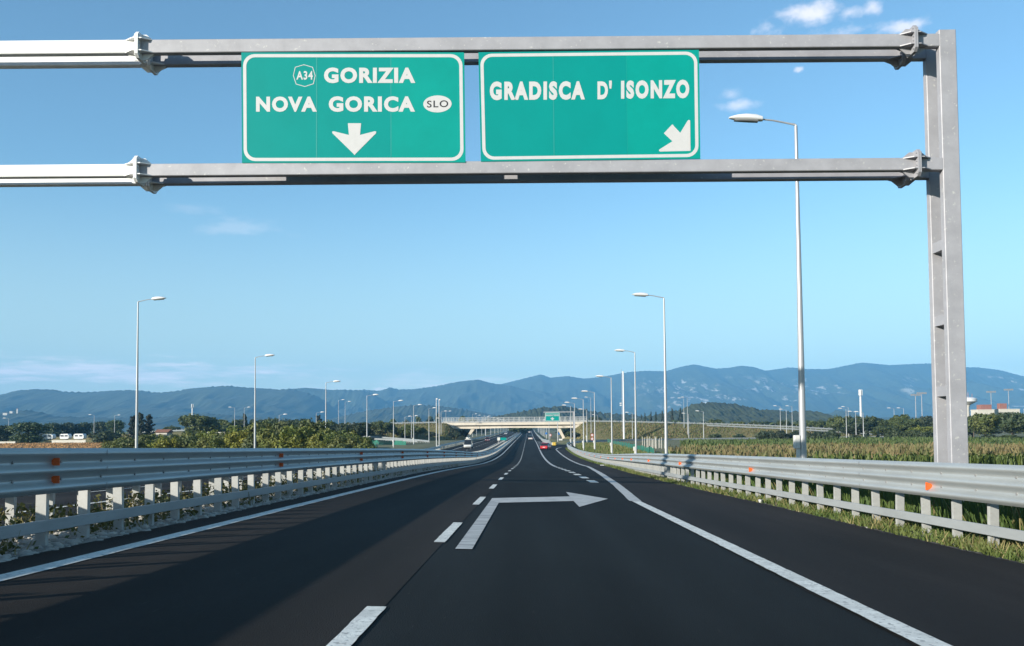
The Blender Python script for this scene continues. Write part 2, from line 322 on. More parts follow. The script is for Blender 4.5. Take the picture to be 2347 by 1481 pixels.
TREES = [('round', -168.731, 300, 7.7, 12.51), ('round', -194.903, 330, 7.15, 8.0), ('round', -224.378, 420, 8.76, 8.14), ('round', -219.487, 425, 8.75, 7.83), ('round', -214.639, 430, 8.96, 8.75), ('round', -204.387, 425, 9.25, 8.24), ('round', -189.9, 410, 9.62, 8.74), ('bush', -134.926, 285, 5.52, 10.36), ('cedar', -130.697, 300, 10.62, 6.11), ('cedar', -137.639, 310, 9.79, 6.01), ('cedar', -129.588, 304, 10.08, 5.89), ('broad', -111.06, 300, 10.31, 13.38), ('broad', -167.829, 420, 7.28, 8.14), ('broad', -112.427, 330, 8.74, 7.68), ('broad', -110.331, 340, 9.16, 6.59), ('cedar', -106.58, 335, 10.54, 4.22), ('broad', -104.848, 345, 9.0, 7.69), ('broad', -100.882, 350, 9.54, 7.8), ('broad', -93.866, 345, 9.41, 8.36), ('broad', -86.682, 340, 8.96, 7.58), ('cedar', -77.679, 330, 9.73, 4.8), ('broad', -67.391, 300, 8.19, 5.82), ('dark', -46.53, 240, 6.77, 9.77), ('dark', -54.937, 250, 6.2, 6.06), ('broad', -193.448, 320, 7.73, 9.31), ('far', -116.936, 700, 11.35, 10.18), ('far', -109.749, 720, 12.87, 10.47), ('far', -80.082, 650, 13.77, 6.3), ('far', -73.283, 660, 14.49, 7.68), ('far', -65.452, 640, 15.69, 5.58), ('far', -52.206, 700, 14.22, 10.18), ('far', -44.966, 720, 12.68, 10.47), ('far', -99.231, 720, 11.73, 10.47), ('broad', 101.959, 300, 8.39, 7.27), ('broad', 108.748, 305, 7.97, 7.1), ('broad', 115.708, 310, 7.84, 6.91), ('broad', 120.127, 310, 7.06, 6.91), ('broad', 118.494, 290, 8.09, 7.31), ('broad', 121.985, 285, 6.74, 6.91), ('dark', 131.723, 300, 8.0, 6.4), ('broad', 128.526, 280, 7.3, 8.14), ('light', 100.196, 200, 7.24, 6.59), ('dark', 113.855, 215, 8.03, 7.92), ('dark', 122.439, 220, 7.75, 7.46), ('dark', 117.029, 240, 7.39, 4.65), ('broad', 115.418, 360, 7.19, 7.68), ('broad', 115.46, 380, 7.03, 7.37), ('broad', 106.363, 380, 7.11, 6.63), ('broad', 97.009, 390, 7.09, 7.56), ('broad', 82.229, 400, 7.88, 7.76), ('broad', 91.814, 400, 6.84, 8.53), ('bush', 68.27, 262, 4.13, 5.59), ('bush', 71.545, 258, 3.73, 4.5), ('bush', 77.682, 262, 4.18, 5.84), ('bush', 80.23, 255, 3.66, 4.94), ('bush', 83.083, 250, 3.88, 4.6), ('cypress', 79.759, 215, 3.56, 1.35), ('cypress', 83.569, 218, 3.32, 1.16), ('bush', 82.327, 205, 4.43, 4.37), ('bush', 83.649, 200, 4.21, 4.85), ('bush', 84.987, 195, 3.99, 4.16), ('bush', 77.063, 215, 2.44, 4.79), ('bush', 88.981, 195, 4.15, 4.73), ('bush', 91.264, 170, 3.16, 7.42), ('bush', 88.547, 175, 2.92, 5.94), ('spruce', 79.168, 620, 12.95, 2.7), ('spruce', 84.036, 625, 13.89, 2.73), ('spruce', 86.646, 620, 13.48, 3.01), ('spruce', 76.764, 620, 12.07, 2.4), ('spruce', 92.604, 630, 14.2, 3.66), ('spruce', 100.879, 640, 15.85, 4.03), ('spruce', 107.05, 640, 16.42, 4.65), ('broad', 50.408, 560, 9.85, 10.86), ('broad', 61.214, 560, 9.76, 10.86), ('broad', 43.892, 600, 12.07, 10.47)]
HEDGE = [(-68.774, 150, 2.72, 3.64), (-65.31, 148, 3.08, 4.3), (-63.24, 150, 3.04, 4.36), (-58.326, 146, 3.33, 4.53), (-55.1, 146, 3.52, 4.39), (-51.16, 143, 3.57, 4.16), (-47.34, 140, 3.7, 4.21), (-43.96, 138, 4.22, 4.41), (-40.062, 134, 4.65, 4.55), (-36.88, 132, 4.81, 4.61), (-33.777, 130, 4.84, 4.66), (-31.552, 130, 4.76, 4.03), (-29.002, 128, 4.11, 3.72), (-25.141, 122, 3.43, 4.14), (-22.389, 120, 2.72, 2.91)]
RIDGE_PLATEAU = [(-777.332, 279.301, 7500), (-302.762, 348.048, 7500), (-120.313, 390.161, 7500), (98.539, 442.86, 7500), (178.272, 412.974, 7500), (316.542, 426.29, 7500), (461.579, 403.12, 7500), (606.918, 416.363, 7500), (825.014, 454.406, 7500), (970.101, 463.987, 7500), (1132.97, 458.846, 7500), (1260.177, 494.04, 7500), (1369.03, 514.847, 7500), (1549.08, 476.811, 7500), (1664.747, 483.004, 7500), (1766.131, 500.224, 7500), (1874.052, 484.689, 7500), (1963.582, 454.816, 7500), (2162.278, 482.006, 7500), (2305.905, 466.162, 7500), (2485.673, 464.495, 7500), (2630.064, 492.151, 7500), (2756.355, 516.339, 7500), (2988.974, 492.418, 7500), (3204.24, 501.263, 7500), (3347.528, 503.537, 7500), (3561.15, 468.987, 7500), (3704.042, 467.657, 7500), (3881.827, 444.331, 7500), (4083.285, 388.344, 7500), (4341.065, 324.739, 7500), (4693.743, 249.642, 7500)]
RIDGE_MIDDLE = [(-1434.831, 217.015, 6500), (-1307.75, 269.752, 6500), (-1212.461, 284.751, 6500), (-1085.51, 274.133, 6500), (-1006.157, 298.76, 6500), (-942.774, 282.372, 6500), (-831.843, 284.557, 6500), (-673.414, 305.299, 6500), (-515.039, 335.515, 6500), (-372.652, 350.045, 6500), (-262.259, 320.6, 6500), (-136.105, 303.676, 6500), (52.65, 251.507, 6500), (272.218, 170.818, 6500), (460.057, 106.3, 6500)]
RIDGE_WEST = [(-3372.785, 186.475, 5000), (-3124.336, 191.701, 5000), (-2975.699, 207.597, 5000), (-2876.89, 231.279, 5000), (-2777.851, 237.77, 5000), (-2678.734, 234.441, 5000), (-2604.305, 221.524, 5000), (-2480.615, 217.988, 5000), (-2357.165, 224.255, 5000), (-2258.468, 228.285, 5000), (-2184.427, 225.184, 5000), (-2085.693, 212.08, 5000), (-1987.221, 218.556, 5000), (-1888.887, 234.811, 5000), (-1790.533, 241.276, 5000), (-1692.242, 247.737, 5000), (-1593.927, 237.087, 5000), (-1495.724, 231.332, 5000), (-1397.597, 223.14, 5000), (-1336.339, 227.481, 5000), (-1275.06, 212.301, 5000), (-1201.581, 192.15, 5000), (-1140.384, 159.942, 5000), (-1091.46, 118.135, 5000), (-1042.589, 69.081, 5000), (-1005.975, 32.329, 5000)]
RIDGE_BEHIND = [(-1880.586, 230.766, 5900), (-1706.998, 255.174, 5900), (-1591.329, 265.675, 5900), (-1475.723, 273.291, 5900), (-1389.05, 266.767, 5900), (-1302.432, 257.37, 5900), (-1215.875, 259.484, 5900), (-1100.545, 252.716, 5900), (-1014.145, 223.222, 5900), (-899.152, 150.467, 5900)]
RIDGE_FOOT = [(-2126.47, 65.525, 3300), (-1962.827, 70.638, 3300), (-1913.892, 78.316, 3300), (-1864.872, 79.523, 3300), (-1815.731, 71.031, 3300), (-1750.193, 54.336, 3300), (-1636.01, 50.169, 3300), (-1473.205, 47.22, 3300), (-1359.456, 47.898, 3300), (-1278.379, 58.504, 3300), (-1213.526, 62.797, 3300), (-1148.653, 57.43, 3300), (-1051.447, 48.584, 3300), (-954.386, 42.964, 3300), (-857.432, 30.929, 3300)]
RIDGE_CENTRE = [(-829.781, 32.881, 3600), (-724.299, 58.273, 3600), (-636.444, 75.046, 3600), (-548.647, 86.56, 3600), (-460.919, 94.567, 3600), (-373.308, 90.326, 3600), (-285.827, 79.099, 3600), (-198.484, 62.648, 3600), (-111.27, 44.475, 3600), (-24.177, 26.327, 3600)]
RIDGE_EAST = [(1153.903, 16.741, 3600), (1189.008, 45.898, 3600), (1223.755, 59.469, 3600), (1266.685, 55.645, 3600), (1300.739, 41.508, 3600), (1360.582, 28.899, 3600), (1463.588, 28.053, 3600), (1618.027, 31.968, 3600), (1789.272, 34.01, 3600), (2045.504, 35.342, 3600)]
HILL_A = [(-90.098, 7.986, 1500), (-60.918, 17.924, 1500), (-39.056, 22.832, 1500), (-17.212, 26.285, 1500), (4.63, 30.463, 1500), (19.188, 33.248, 1500), (37.359, 34.549, 1500), (51.902, 36.606, 1500), (62.765, 34.334, 1500), (80.87, 31.276, 1500), (98.946, 26.768, 1500), (135.113, 22.114, 1500), (171.278, 20.364, 1500), (192.918, 16.562, 1500), (221.655, 5.465, 1500)]
HILL_B = [(142.043, 8.28, 1300), (167.196, 14.353, 1300), (192.321, 19.169, 1300), (217.426, 23.355, 1300), (230.041, 29.528, 1300), (242.615, 33.189, 1300), (261.395, 34.285, 1300), (280.119, 32.869, 1300), (298.82, 30.827, 1300), (317.459, 26.279, 1300), (332.978, 22.387, 1300), (354.793, 22.204, 1300), (373.414, 18.917, 1300), (385.92, 21.318, 1300), (398.381, 21.839, 1300), (413.878, 19.206, 1300), (426.198, 14.098, 1300), (447.753, 5.793, 1300)]
SPOT = {'MAST': (34.227, 330, 20.013), 'ANT': (153.442, 420, 16.355), 'TOWER': (249.643, 520, 16.222), 'FL1': (255.205, 600, 19.581), 'FL2': (259.241, 600, 20.7), 'FL3': (314.832, 620, 21.874), 'FL4': (337.2, 640, 24.01), 'POLEA': (-20.652, 205, 6.832), 'POLEB': (-21.032, 215, 6.951), 'ANTL': (-264.353, 700, 20.897), 'BLD1': (250.527, 500, 8.545), 'BLD2': (256.961, 500, 9.21), 'BLD3': (256.913, 480, 8.065), 'CAR1': (-162.439, 300, -0.608), 'CAR2': (-157.399, 300, -0.647), 'CAR3': (-152.51, 300, -0.686), 'WALL1': (-150.838, 290, -2.477), 'WALL0': (-170.905, 290, -2.605), 'HOUSE1': (-131.789, 320, 0.585), 'HOUSE2': (-135.013, 340, 0.914), 'GREY': (-90.085, 260, -0.546), 'VIL1': (-1820.843, 3100, 67.685), 'VIL2': (-1799.434, 3100, 73.583), 'VIL3': (-1778.053, 3100, 80.999)}
FAR_LAMPS = [(-30.795, 275, 10.28, 1), (-32.464, 330, 10.32, 1), (-33.49, 360, 10.85, 1), (-26.63, 420, 10.62, 1), (-27.75, 470, 10.67, 1), (-27.677, 520, 10.82, 1), (-27.633, 560, 11.03, 1), (-70.264, 330, 14.81, 1), (-70.929, 345, 14.6, 1), (-69.856, 250, 8.27, 1), (-59.46, 250, 8.79, 1), (-105.161, 330, 12.38, 1), (-105.429, 320, 12.16, -1), (-162.643, 350, 10.22, 1), (-170.762, 350, 10.45, -1), (-198.821, 340, 9.22, -1), (57.648, 330, 14.67, -1), (57.226, 335, 14.52, -1), (52.752, 300, 8.36, -1), (49.981, 260, 8.41, -1), (83.05, 300, 10.57, -1), (79.369, 280, 9.06, -1), (92.727, 320, 10.95, -1), (90.749, 260, 8.82, -1), (105.442, 300, 10.09, -1), (93.461, 260, 7.93, -1), (84.541, 230, 7.38, -1), (120.469, 300, 9.53, -1), (123.616, 300, 9.51, -1), (32.98, 290, 8.66, -1), (22.462, 330, 14.98, -1), (27.204, 360, 8.95, -1), (-41.636, 300, 8.13, 1), (-40.76, 310, 8.39, 1)]
# ------------------------------------------------------------------ road surface (heights relative to the eye, then + ZE)
TY = np.array([-80,-20,0,44,62,93,130,163,200,246,434,620,840,1200,2000,9000], float)
TZ = np.array([0.7336,-0.7166,-1.2,-2.263,-2.8,-3.72,-4.42,-4.74,-4.83,-4.82,-4.80,-4.4,-3.3,-2.2,-1.2,-1.2], float)
def _sl(x, y):
    h = np.diff(x); d = np.diff(y)/h; m_ = np.zeros_like(x); m_[0] = d[0]; m_[-1] = d[-1]
    for i in range(1, len(x)-1):
        if d[i-1]*d[i] > 0:
            a, b = 2*h[i]+h[i-1], h[i]+2*h[i-1]; m_[i] = (a+b)/(a/d[i-1]+b/d[i])
    return m_
TM = _sl(TY, TZ)
def zp(Y):
    Y = np.clip(np.asarray(Y, float), TY[0], TY[-1]); i = np.clip(np.searchsorted(TY, Y, side='right')-1, 0, len(TY)-2)
    h = TY[i+1]-TY[i]; t = (Y-TY[i])/h
    return (2*t**3-3*t**2+1)*TZ[i]+(t**3-2*t**2+t)*h*TM[i]+(-2*t**3+3*t**2)*TZ[i+1]+(t**3-t**2)*h*TM[i+1]
def zroad(X, Y):
    X = np.asarray(X, float); w = np.interp(Y, [60, 200], [1, .4])
    return ZE + zp(Y) + np.where(X > -7, -.025*X, .175-.025*(-7-X))*w
def zr(X, Y): return float(zroad(X, Y))
PLAIN = ZE - 4.3
EDGE = [(5.75,-60),(5.6,0),(5.53,11),(5.47,15),(5.47,21),(5.33,27),(5.25,36),(5.6,52),(6.5,70),(7.05,85),(7.27,110),(7.41,141),(7.59,172),(8.0,205),(8.7,222),(9.9,236),(12.8,250),(18,264),(28,278),(45,290),(75,300),(120,308)]
EY = np.array([p[1] for p in EDGE], float); EX = np.array([p[0] for p in EDGE], float)
def edge_x(Y): return np.interp(Y, EY, EX)
LY = [-60, 0, 60, 110, 150, 190, 240, 305, 420, 700, 1000, 1600]; LX = [-4.58,-4.58,-4.56,-4.68,-4.85,-5.0,-5.1,-5.2,-5.35,-5.45,-5.5,-5.5]
def left_x(Y): return np.interp(Y, LY, LX)
def dash_x(Y): return np.interp(Y, [0, 60, 110, 157, 240, 346, 620, 850, 1600], [-1.15,-1.15,-1.21,-1.33,-1.43,-1.6,-2.0,-2.2,-2.2])
SY = [34, 55, 73, 100, 160, 285, 423, 850, 1600]; SX = [2.37, 2.25, 2.1, 2.1, 2.13, 2.1, 1.75, 1.42, 1.4]
def sep_x(Y): return np.interp(Y, SY, SX)
def opp_x(Y): return np.interp(Y, [-60, 20, 170, 340, 1600], [-9.2,-9.2,-10.1,-10.2,-10.3])      # inner edge line of the other carriageway
def main_right(Y):   # right edge of asphalt of the straight carriageway
    return np.where(np.asarray(Y) < 236, edge_x(Y), np.interp(Y, [236, 262, 300, 900], [9.9, 6.2, 4.6, 4.2]))

def ysteps(y0, y1, fine=1.0):
    ys = [y0]
    while ys[-1] < y1:
        y = ys[-1]; ys.append(min(y1, y + (fine if y < 60 else fine*3 if y < 260 else fine*10 if y < 900 else fine*40)))
    return np.array(ys)
def ribbon(name, xl, xr, y0, y1, mats, dz=0.0, cols=6, fine=2.0, kind='structure', edge_noise=0.0, seed=1):
    """a sheet that follows the road surface between two lines x=f(y)"""
    ys = ysteps(y0, y1, fine); rg = np.random.default_rng(seed); V = []
    for y in ys:
        a, b = float(xl(y)), float(xr(y))
        if edge_noise:
            a += rg.normal()*edge_noise; b += rg.normal()*edge_noise
        for k in range(cols+1):
            x = a+(b-a)*k/cols; V.append((x, y, zr(x, y)+dz))
    n = cols+1; Q = [(i*n+k, i*n+k+1, (i+1)*n+k+1, (i+1)*n+k) for i in range(len(ys)-1) for k in range(cols)]
    o = link(name, np_mesh(name, np.array(V), np.array(Q), mats)); o['kind'] = kind; return o

# ---- ground: one sheet, road corridor cut low, banks down to the plain
def ground_z(X, Y):
    X = np.asarray(X, float); Y = np.asarray(Y, float)
    xr = np.where(Y < 250, edge_x(Y)+1.5, np.interp(Y, [250, 300, 900], [14.0, 6.0, 6.0])); xl = np.full_like(Y, -21.6)
    xc = np.clip(X, xl, xr); base = zroad(xc, Y) - 0.16
    d = np.maximum(np.maximum(xl-X, X-xr), 0.0)
    und = 0.25*np.sin(X*0.021+1.3)*np.sin(Y*0.017) + 0.12*np.sin(X*0.11+Y*0.07)
    plain = np.where(Y > 500, np.minimum(PLAIN, base), PLAIN) + und*np.clip(d/20, 0, 1)
    down = np.maximum(plain, base - d*0.45); upw = np.minimum(plain, base + d*0.35)
    return np.where(base > plain, down, upw)
gx = np.concatenate([-np.geomspace(6500, 60, 34), np.arange(-55, -24, 4.0), np.arange(-23, 30, 1.0), np.arange(32, 80, 3.0), np.geomspace(82, 6500, 34)])
gy = np.concatenate([np.arange(-120, 60, 3.0), np.arange(60, 320, 5.0), np.arange(320, 900, 25.0), np.geomspace(900, 8800, 30)])
GX, GY = np.meshgrid(gx, gy); GZ = ground_z(GX, GY)
nx = len(gx); V = np.stack([GX.ravel(), GY.ravel(), GZ.ravel()], 1)
ii, jj = np.meshgrid(np.arange(len(gy)-1), np.arange(nx-1), indexing='ij'); b0 = (ii*nx+jj).ravel()
ground = link('ground', np_mesh('ground', V, np.stack([b0, b0+1, b0+nx+1, b0+nx], 1), M_plain, smooth=True)); ground['kind'] = 'structure'

# ---- carriageways
ribbon('road', lambda y: left_x(y)-0.65, lambda y: 2.62 if y < 21 else (edge_x(y)-0.02 if y < 236 else main_right(y)), -60, 1600, M_asphalt, 0, 8, 1.0)
def ramp_line(Y): return np.interp(Y, [-60, 21.3, 31, 39.6, 52.5, 78, 99, 121, 146, 182, 198, 210, 218], [2.56,2.47,2.97,3.34,3.91,5.0,5.15,5.34,5.5,5.67,5.72,6.4,7.6])
ribbon('hard_shoulder', lambda y: ramp_line(y)-0.06, lambda y: edge_x(y), -60, 214, M_asphalt2, 0.006, 4, 0.5, edge_noise=0.012)
ribbon('left_lane', lambda y: left_x(y)-0.66, lambda y: dash_x(y)+0.05, -60, 90, M_asphalt_left, 0.004, 5, 1.0)
ribbon('road', lambda y: opp_x(y)-8.6 if y < 200 else opp_x(y)-10.0, lambda y: left_x(y)-2.95, -60, 1600, M_asphalt_left, 0, 6, 2.0)
ribbon('median_strip', lambda y: left_x(y)-3.05, lambda y: left_x(y)-0.6, -60, 1600, M_rubble, -0.015, 6, 1.0, edge_noise=0.03)
ribbon('verge', lambda y: edge_x(y)-0.05, lambda y: edge_x(y)+2.4, -60, 236, M_verge, -0.03, 5, 0.5, edge_noise=0.05)
ribbon('verge', lambda y: opp_x(y)-11.6, lambda y: opp_x(y)-8.5 if y < 200 else opp_x(y)-9.9, -60, 1200, M_verge, -0.03, 3, 4)
def path_sheet(name, pts, width, m_, dz, z=None, kind='structure'):
    P = [Vector((p[0], p[1], 0)) for p in pts]; V = []; n = len(P)
    for i, p in enumerate(P):
        d = (P[min(i+1, n-1)]-P[max(i-1, 0)]).normalized(); s_ = Vector((d.y, -d.x, 0))
        for w in (-.5, .5):
            q = p+s_*width*w; V.append((q.x, q.y, (zr(min(q.x, 10), q.y) if z is None else z)+dz))
    Q = [(2*i, 2*i+1, 2*i+3, 2*i+2) for i in range(n-1)]
    o = link(name, np_mesh(name, np.array(V), np.array(Q), m_)); o['kind'] = kind; return o
ramp_c = [(5.2,196),(6.2,215),(7.6,232),(10.2,248),(15.5,263),(26,280),(43,293.5),(74,304),(120,312)]
path_sheet('exit_ramp', ramp_c, 6.4, M_asphalt, 0.012)

# ---- markings (sheets a few millimetres above the asphalt)
MARK = 0.010
def strip(mb, f, y0, y1, w, dz=MARK, fine=1.0, jag=0.0, rg=np.random.default_rng(5)):
    ys = ysteps(y0, y1, fine); L_ = []
    for y in ys:
        x = float(f(y)); j = rg.normal(size=2)*jag if jag else (0, 0)
        L_.append(((x-w/2+j[0], y), (x+w/2+j[1], y)))
    for a, b in zip(L_[:-1], L_[1:]): mb.poly([(p[0], p[1], zr(*p)+dz) for p in (a[0], a[1], b[1], b[0])])
def marking(name, mb, m_): o = mb.build(name, m_, fix=False); o['kind'] = 'structure'; return o
mb = MB(); strip(mb, left_x, -40, 1200, 0.22, jag=0.003, fine=0.5); marking('edge_line_marking', mb, M_paint)
mb = MB(); strip(mb, lambda y: 2.555-0.0035*max(0, y), -40, 21.25, 0.20, dz=0.016, jag=0.003, fine=0.15); marking('edge_line_marking', mb, M_paint)
mb = MB(); strip(mb, ramp_line, 21.3, 218, 0.28, dz=0.016, fine=1.0, jag=0.004); marking('edge_line_marking', mb, M_paint_old)
mb = MB(); strip(mb, sep_x, 73, 1200, 0.26); marking('edge_line_marking', mb, M_paint_old)
mb = MB()
for k in range(-6, 150):
    y0 = 3.75+7.62*k
    if y0 < 900: strip(mb, dash_x, y0, y0+3.0, 0.145, fine=0.12 if y0 < 20 else 1.5, jag=0.002 if y0 < 20 else 0)
marking('lane_dash_marking', mb, M_paint)
mb = MB()
for k in range(8): strip(mb, sep_x, 33.2+5.0*k, 33.2+5.0*k+2.4, 0.32)
marking('lane_dash_marking', mb, M_paint)
for f in (lambda y: opp_x(y), lambda y: opp_x(y)-7.2):
    mb = MB(); strip(mb, f, -40, 1200, 0.2, fine=2); marking('edge_line_marking', mb, M_paint)
mb = MB()
for k in range(-5, 90): strip(mb, lambda y: opp_x(y)-3.6, 2+12*k, 6.5+12*k, 0.15, fine=2.5)
marking('lane_dash_marking', mb, M_paint)
mb = MB()
arrow = [(-0.89,10.67),(-0.69,10.67),(-0.69,19.75),(1.0,20.95),(1.02,18.85),(1.90,22.15),(1.0,25.3),(1.005,22.95),(-0.91,21.5)]
def sub(a, b, n): return [(a[0]+(b[0]-a[0])*i/n, a[1]+(b[1]-a[1])*i/n) for i in range(n)]
n = 14; A = sub((-0.89,10.67), (-0.905,20.6), n)+[(-0.905,20.6)]; B = sub((-0.69,10.67), (-0.69,19.75), n)+[(-0.69,19.75)]
for i in range(n): mb.poly([(p[0], p[1], zr(*p)+MARK) for p in (A[i], B[i], B[i+1], A[i+1])])
marking('turn_arrow_marking', mb, M_paint_worn)
mb = MB()
for q in ([(-0.905,20.6),(-0.69,19.75),(-0.30,20.03),(-0.91,21.5)], [(-0.91,21.5),(-0.30,20.03),(1.0,20.95),(1.005,22.95)], [(1.0,20.95),(1.02,18.85),(1.9,22.15),(1.0,25.3),(1.005,22.95)]):
    mb.poly([(p[0], p[1], zr(*p)+MARK) for p in q])
marking('turn_arrow_marking', mb, M_paint_old)
mb = MB()                                          # hatching in the gore
for k in range(7):
    y0 = 206+k*16; x0, x1 = float(sep_x(y0))+0.4, min(float(main_right(y0))-1.0, 6.0)
    if k < 2: x1 = 4.4
    mb.poly([(p[0], p[1], zr(*p)+MARK) for p in ((x0, y0+5), (x1, y0-1), (x1, y0+2.0), (x0, y0+8))])
marking('gore_hatch_marking', mb, M_paint_old)

# ------------------------------------------------------------------ guardrails
OFF = .20
THRIE = [(0,.03)]+[(h, .047+.040*math.cos(2*math.pi*(h-.062)/.193)) for h in np.linspace(.012, .498, 34)]+[(.51,.03)]
_OLD = [(0,.035),(.018,.078),(.085,.083),(.122,.015),(.188,.012),(.222,.083),(.288,.083),(.322,.012),(.388,.015),(.424,.083),(.486,.082),(.51,.03)]
def resample(pts, step):
    P = [Vector((p[0], p[1])) for p in pts]; out = [P[0]]; 
    for a, b in zip(P[:-1], P[1:]):
        L_ = (b-a).length; n_ = max(1, int(round(L_/(step if a.y < 70 else step*2.5)))); out += [a+(b-a)*i/n_ for i in range(1, n_+1)]
    return out
def frames(P):
    F = []
    for i, p in enumerate(P):
        d = (P[min(i+1, len(P)-1)]-P[max(i-1, 0)]).normalized(); F.append((p, d, Vector((d.y, -d.x))))
    return F
def ground_h(x, y): return zr(max(min(x, 12.0), -22.0), y)
POST_ME = {}
def post_mesh(side):
    if side not in POST_ME:
        mb = MB(); s_ = side   # C section, open to the back
        mb.box(-.060, .060, -.035, -.029, -.6, 1.02); mb.box(-.060, -.054, -.029, .035, -.6, 1.02); mb.box(.054, .060, -.029, .035, -.6, 1.02)
        POST_ME[side] = mb.mesh('post', M_post)
    return POST_ME[side]
def guardrail(label, pts, side, group, first=0.0, spacing=0.99, posts_to=None, refl=None, lower=True, hb=.60, zfun=None, parts=True, cat='guardrail', refl_all=True, simple=False):
    """side +1: traffic face looks to +X of the travel direction's right-hand normal; -1: to the left"""
    zf = zfun or ground_h
    P = resample(pts, 1.0); F = frames(P)
    root = empty('guardrail', (P[0].x, P[0].y, zf(P[0].x, P[0].y))); tag(root, label, cat, group)
    off = Vector((-root.location.x, -root.location.y, -root.location.z))
    def add(name, mb_, m_, smooth=False, stuff=False, parent=root):
        o = mb_.build(name, m_, parent, smooth)
        o.location = off if parent is root else (0, 0, 0)
        if stuff: o['kind'] = 'stuff'
        return o
    def extr(mb_, prof, closed=True):
        rings = []
        for p, d, nrm in F:
            z = zf(p.x, p.y); rings.append([(p.x+nrm.x*side*o_, p.y+nrm.y*side*o_, z+h) for h, o_ in prof])
        mb_.loft(rings, 0, True, closed)
    mb_ = MB(); ring = [(h+hb, o_+OFF) for h, o_ in THRIE]; extr(mb_, ring + [(h, o_-.006) for h, o_ in ring[::-1]])
    L_ = [0.0]
    for a, b in zip(P[:-1], P[1:]): L_.append(L_[-1]+(b-a).length)
    def at_len(s):
        i = max(0, min(len(L_)-2, int(np.searchsorted(L_, s))-1)); t = (s-L_[i])/max(1e-6, L_[i+1]-L_[i]); p = P[i]+(P[i+1]-P[i])*t; return p, F[i][1], F[i][2]
    def lenY(y): return float(np.interp(y, [p.y for p in P], L_))
    if not simple:     # bolt heads in the two grooves, laps at the panel joints
        s = lenY(first); k = 0
        while s < L_[-1] and s < lenY(first)+60:
            p, d, nrm = at_len(s); z = zf(p.x, p.y)
            for hh in (.155, .355):
                c = Vector((p.x+nrm.x*side*(OFF+.006), p.y+nrm.y*side*(OFF+.006), z+hb+hh)); r_ = .017
                ex = Vector((d.x, d.y, 0)); n3 = Vector((nrm.x*side, nrm.y*side, 0))
                base = [c+ex*r_*math.cos(t*math.pi/3)+Vector((0, 0, r_*math.sin(t*math.pi/3))) for t in range(6)]
                mb_.loft([base, [q+n3*.016 for q in base]], 1)
            if k % 9 == 0:
                for h0, o0 in ((.02,.082),(.22,.085),(.424,.085)):
                    q = [Vector((p.x, p.y, z+hb+h0+dh))+Vector((nrm.x*side*(o0+OFF+.006), nrm.y*side*(o0+OFF+.006), 0))+ex*dx for dx, dh in ((-.009,0),(.009,0),(.009,.066),(-.009,.066))]
                    mb_.poly(q, 1)
            s += spacing; k += 1
    add('beam', mb_, [M_rail, M_galv], True)
    if lower:
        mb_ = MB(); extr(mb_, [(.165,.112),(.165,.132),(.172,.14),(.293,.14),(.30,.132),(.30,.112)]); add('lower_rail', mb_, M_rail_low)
    # posts
    s = lenY(first); n_ = 0; rest = MB(); end = L_[-1] if posts_to is None else min(L_[-1], lenY(posts_to))
    me = post_mesh(side)
    while s < end:
        p, d, nrm = at_len(s); z = zf(p.x, p.y)
        if parts and n_ < 100:
            o = link('post', me, root, (p.x+off.x, p.y+off.y, z+off.z)); o.rotation_euler = (R(.9)*math.sin(n_*2.7), R(.9)*math.sin(n_*4.1+1), math.atan2(d.y, d.x)-math.pi/2+R(3)*math.sin(n_*1.9))
        else:
            rest.box(p.x-.06, p.x+.06, p.y-.035, p.y+.03, z-.3, z+1.02)
        n_ += 1; s += spacing if n_ < 100 else spacing*(1 if s < 240 else 2)
    if rest.v: add('posts', rest, M_post, stuff=True)
    if refl:
        y0, step, double, n_r, y1 = refl; y = y0; i = 0
        while y < y1 and i < n_r:
            s = lenY(y); p, d, nrm = at_len(s); z = zf(p.x, p.y)
            for hh in ((.155, .355) if double else (.155,)):
                mb_ = MB(); c = Vector((p.x+nrm.x*side*(OFF+.02), p.y+nrm.y*side*(OFF+.02), z+hb+hh)); ex = Vector((nrm.x*side, nrm.y*side, 0)); dy = Vector((d.x, d.y, 0))
                if double: q = [(-.005,-.042),(.085,-.042),(.085,.042),(-.005,.042)]
                else: q = [(-.02,-.025),(.075,-.062),(.085,-.055),(.085,.055),(.075,.062),(-.02,.025)]
                r0 = [c+ex*a+Vector((0, 0, b)) for a, b in q]
                mb_.loft([r0, [v+dy*.012 for v in r0]]); add('reflector', mb_, M_orange)
            y += step; i += 1
    return root
rail_r = [(float(edge_x(y))+.68, y) for y in list(range(-30, 212, 6))]+[(9.4,222),(10.6,236),(13.4,249),(18.7,262),(28.5,276),(45.4,288),(75.4,298),(120,306)]
guardrail('sunlit grey steel guardrail along the right hand hard shoulder, orange wedge reflectors on its beam', rail_r, -1, None, first=-1.75, spacing=1.0, posts_to=225, refl=(13.55, 10.4, False, 14, 200))
rail_l = [(float(left_x(y))-1.02, y) for y in list(range(-30, 300, 6))+list(range(300, 1100, 40))]
guardrail('shaded bluish steel guardrail on the left road edge, doubled orange reflectors on its beam', rail_l, 1, None, first=2.5, spacing=0.97, posts_to=400, refl=(10.05, 9.2, True, 16, 160))
rail_o = [(float(left_x(y))-2.50, y) for y in list(range(-30, 300, 8))+list(range(300, 1100, 40))]
guardrail('median guardrail behind the shaded left one, facing the oncoming lanes', rail_o, -1, None, first=2.5, spacing=0.97, posts_to=300, lower=False, hb=.41)
rail_f = [(float(opp_x(y))-(9.3 if y < 200 else 10.7), y) for y in list(range(-30, 300, 8))+list(range(300, 1000, 40))]
guardrail('long dark-faced guardrail along the outer edge of the oncoming carriageway', rail_f, 1, None, first=-20, spacing=2.0, posts_to=320, simple=True)
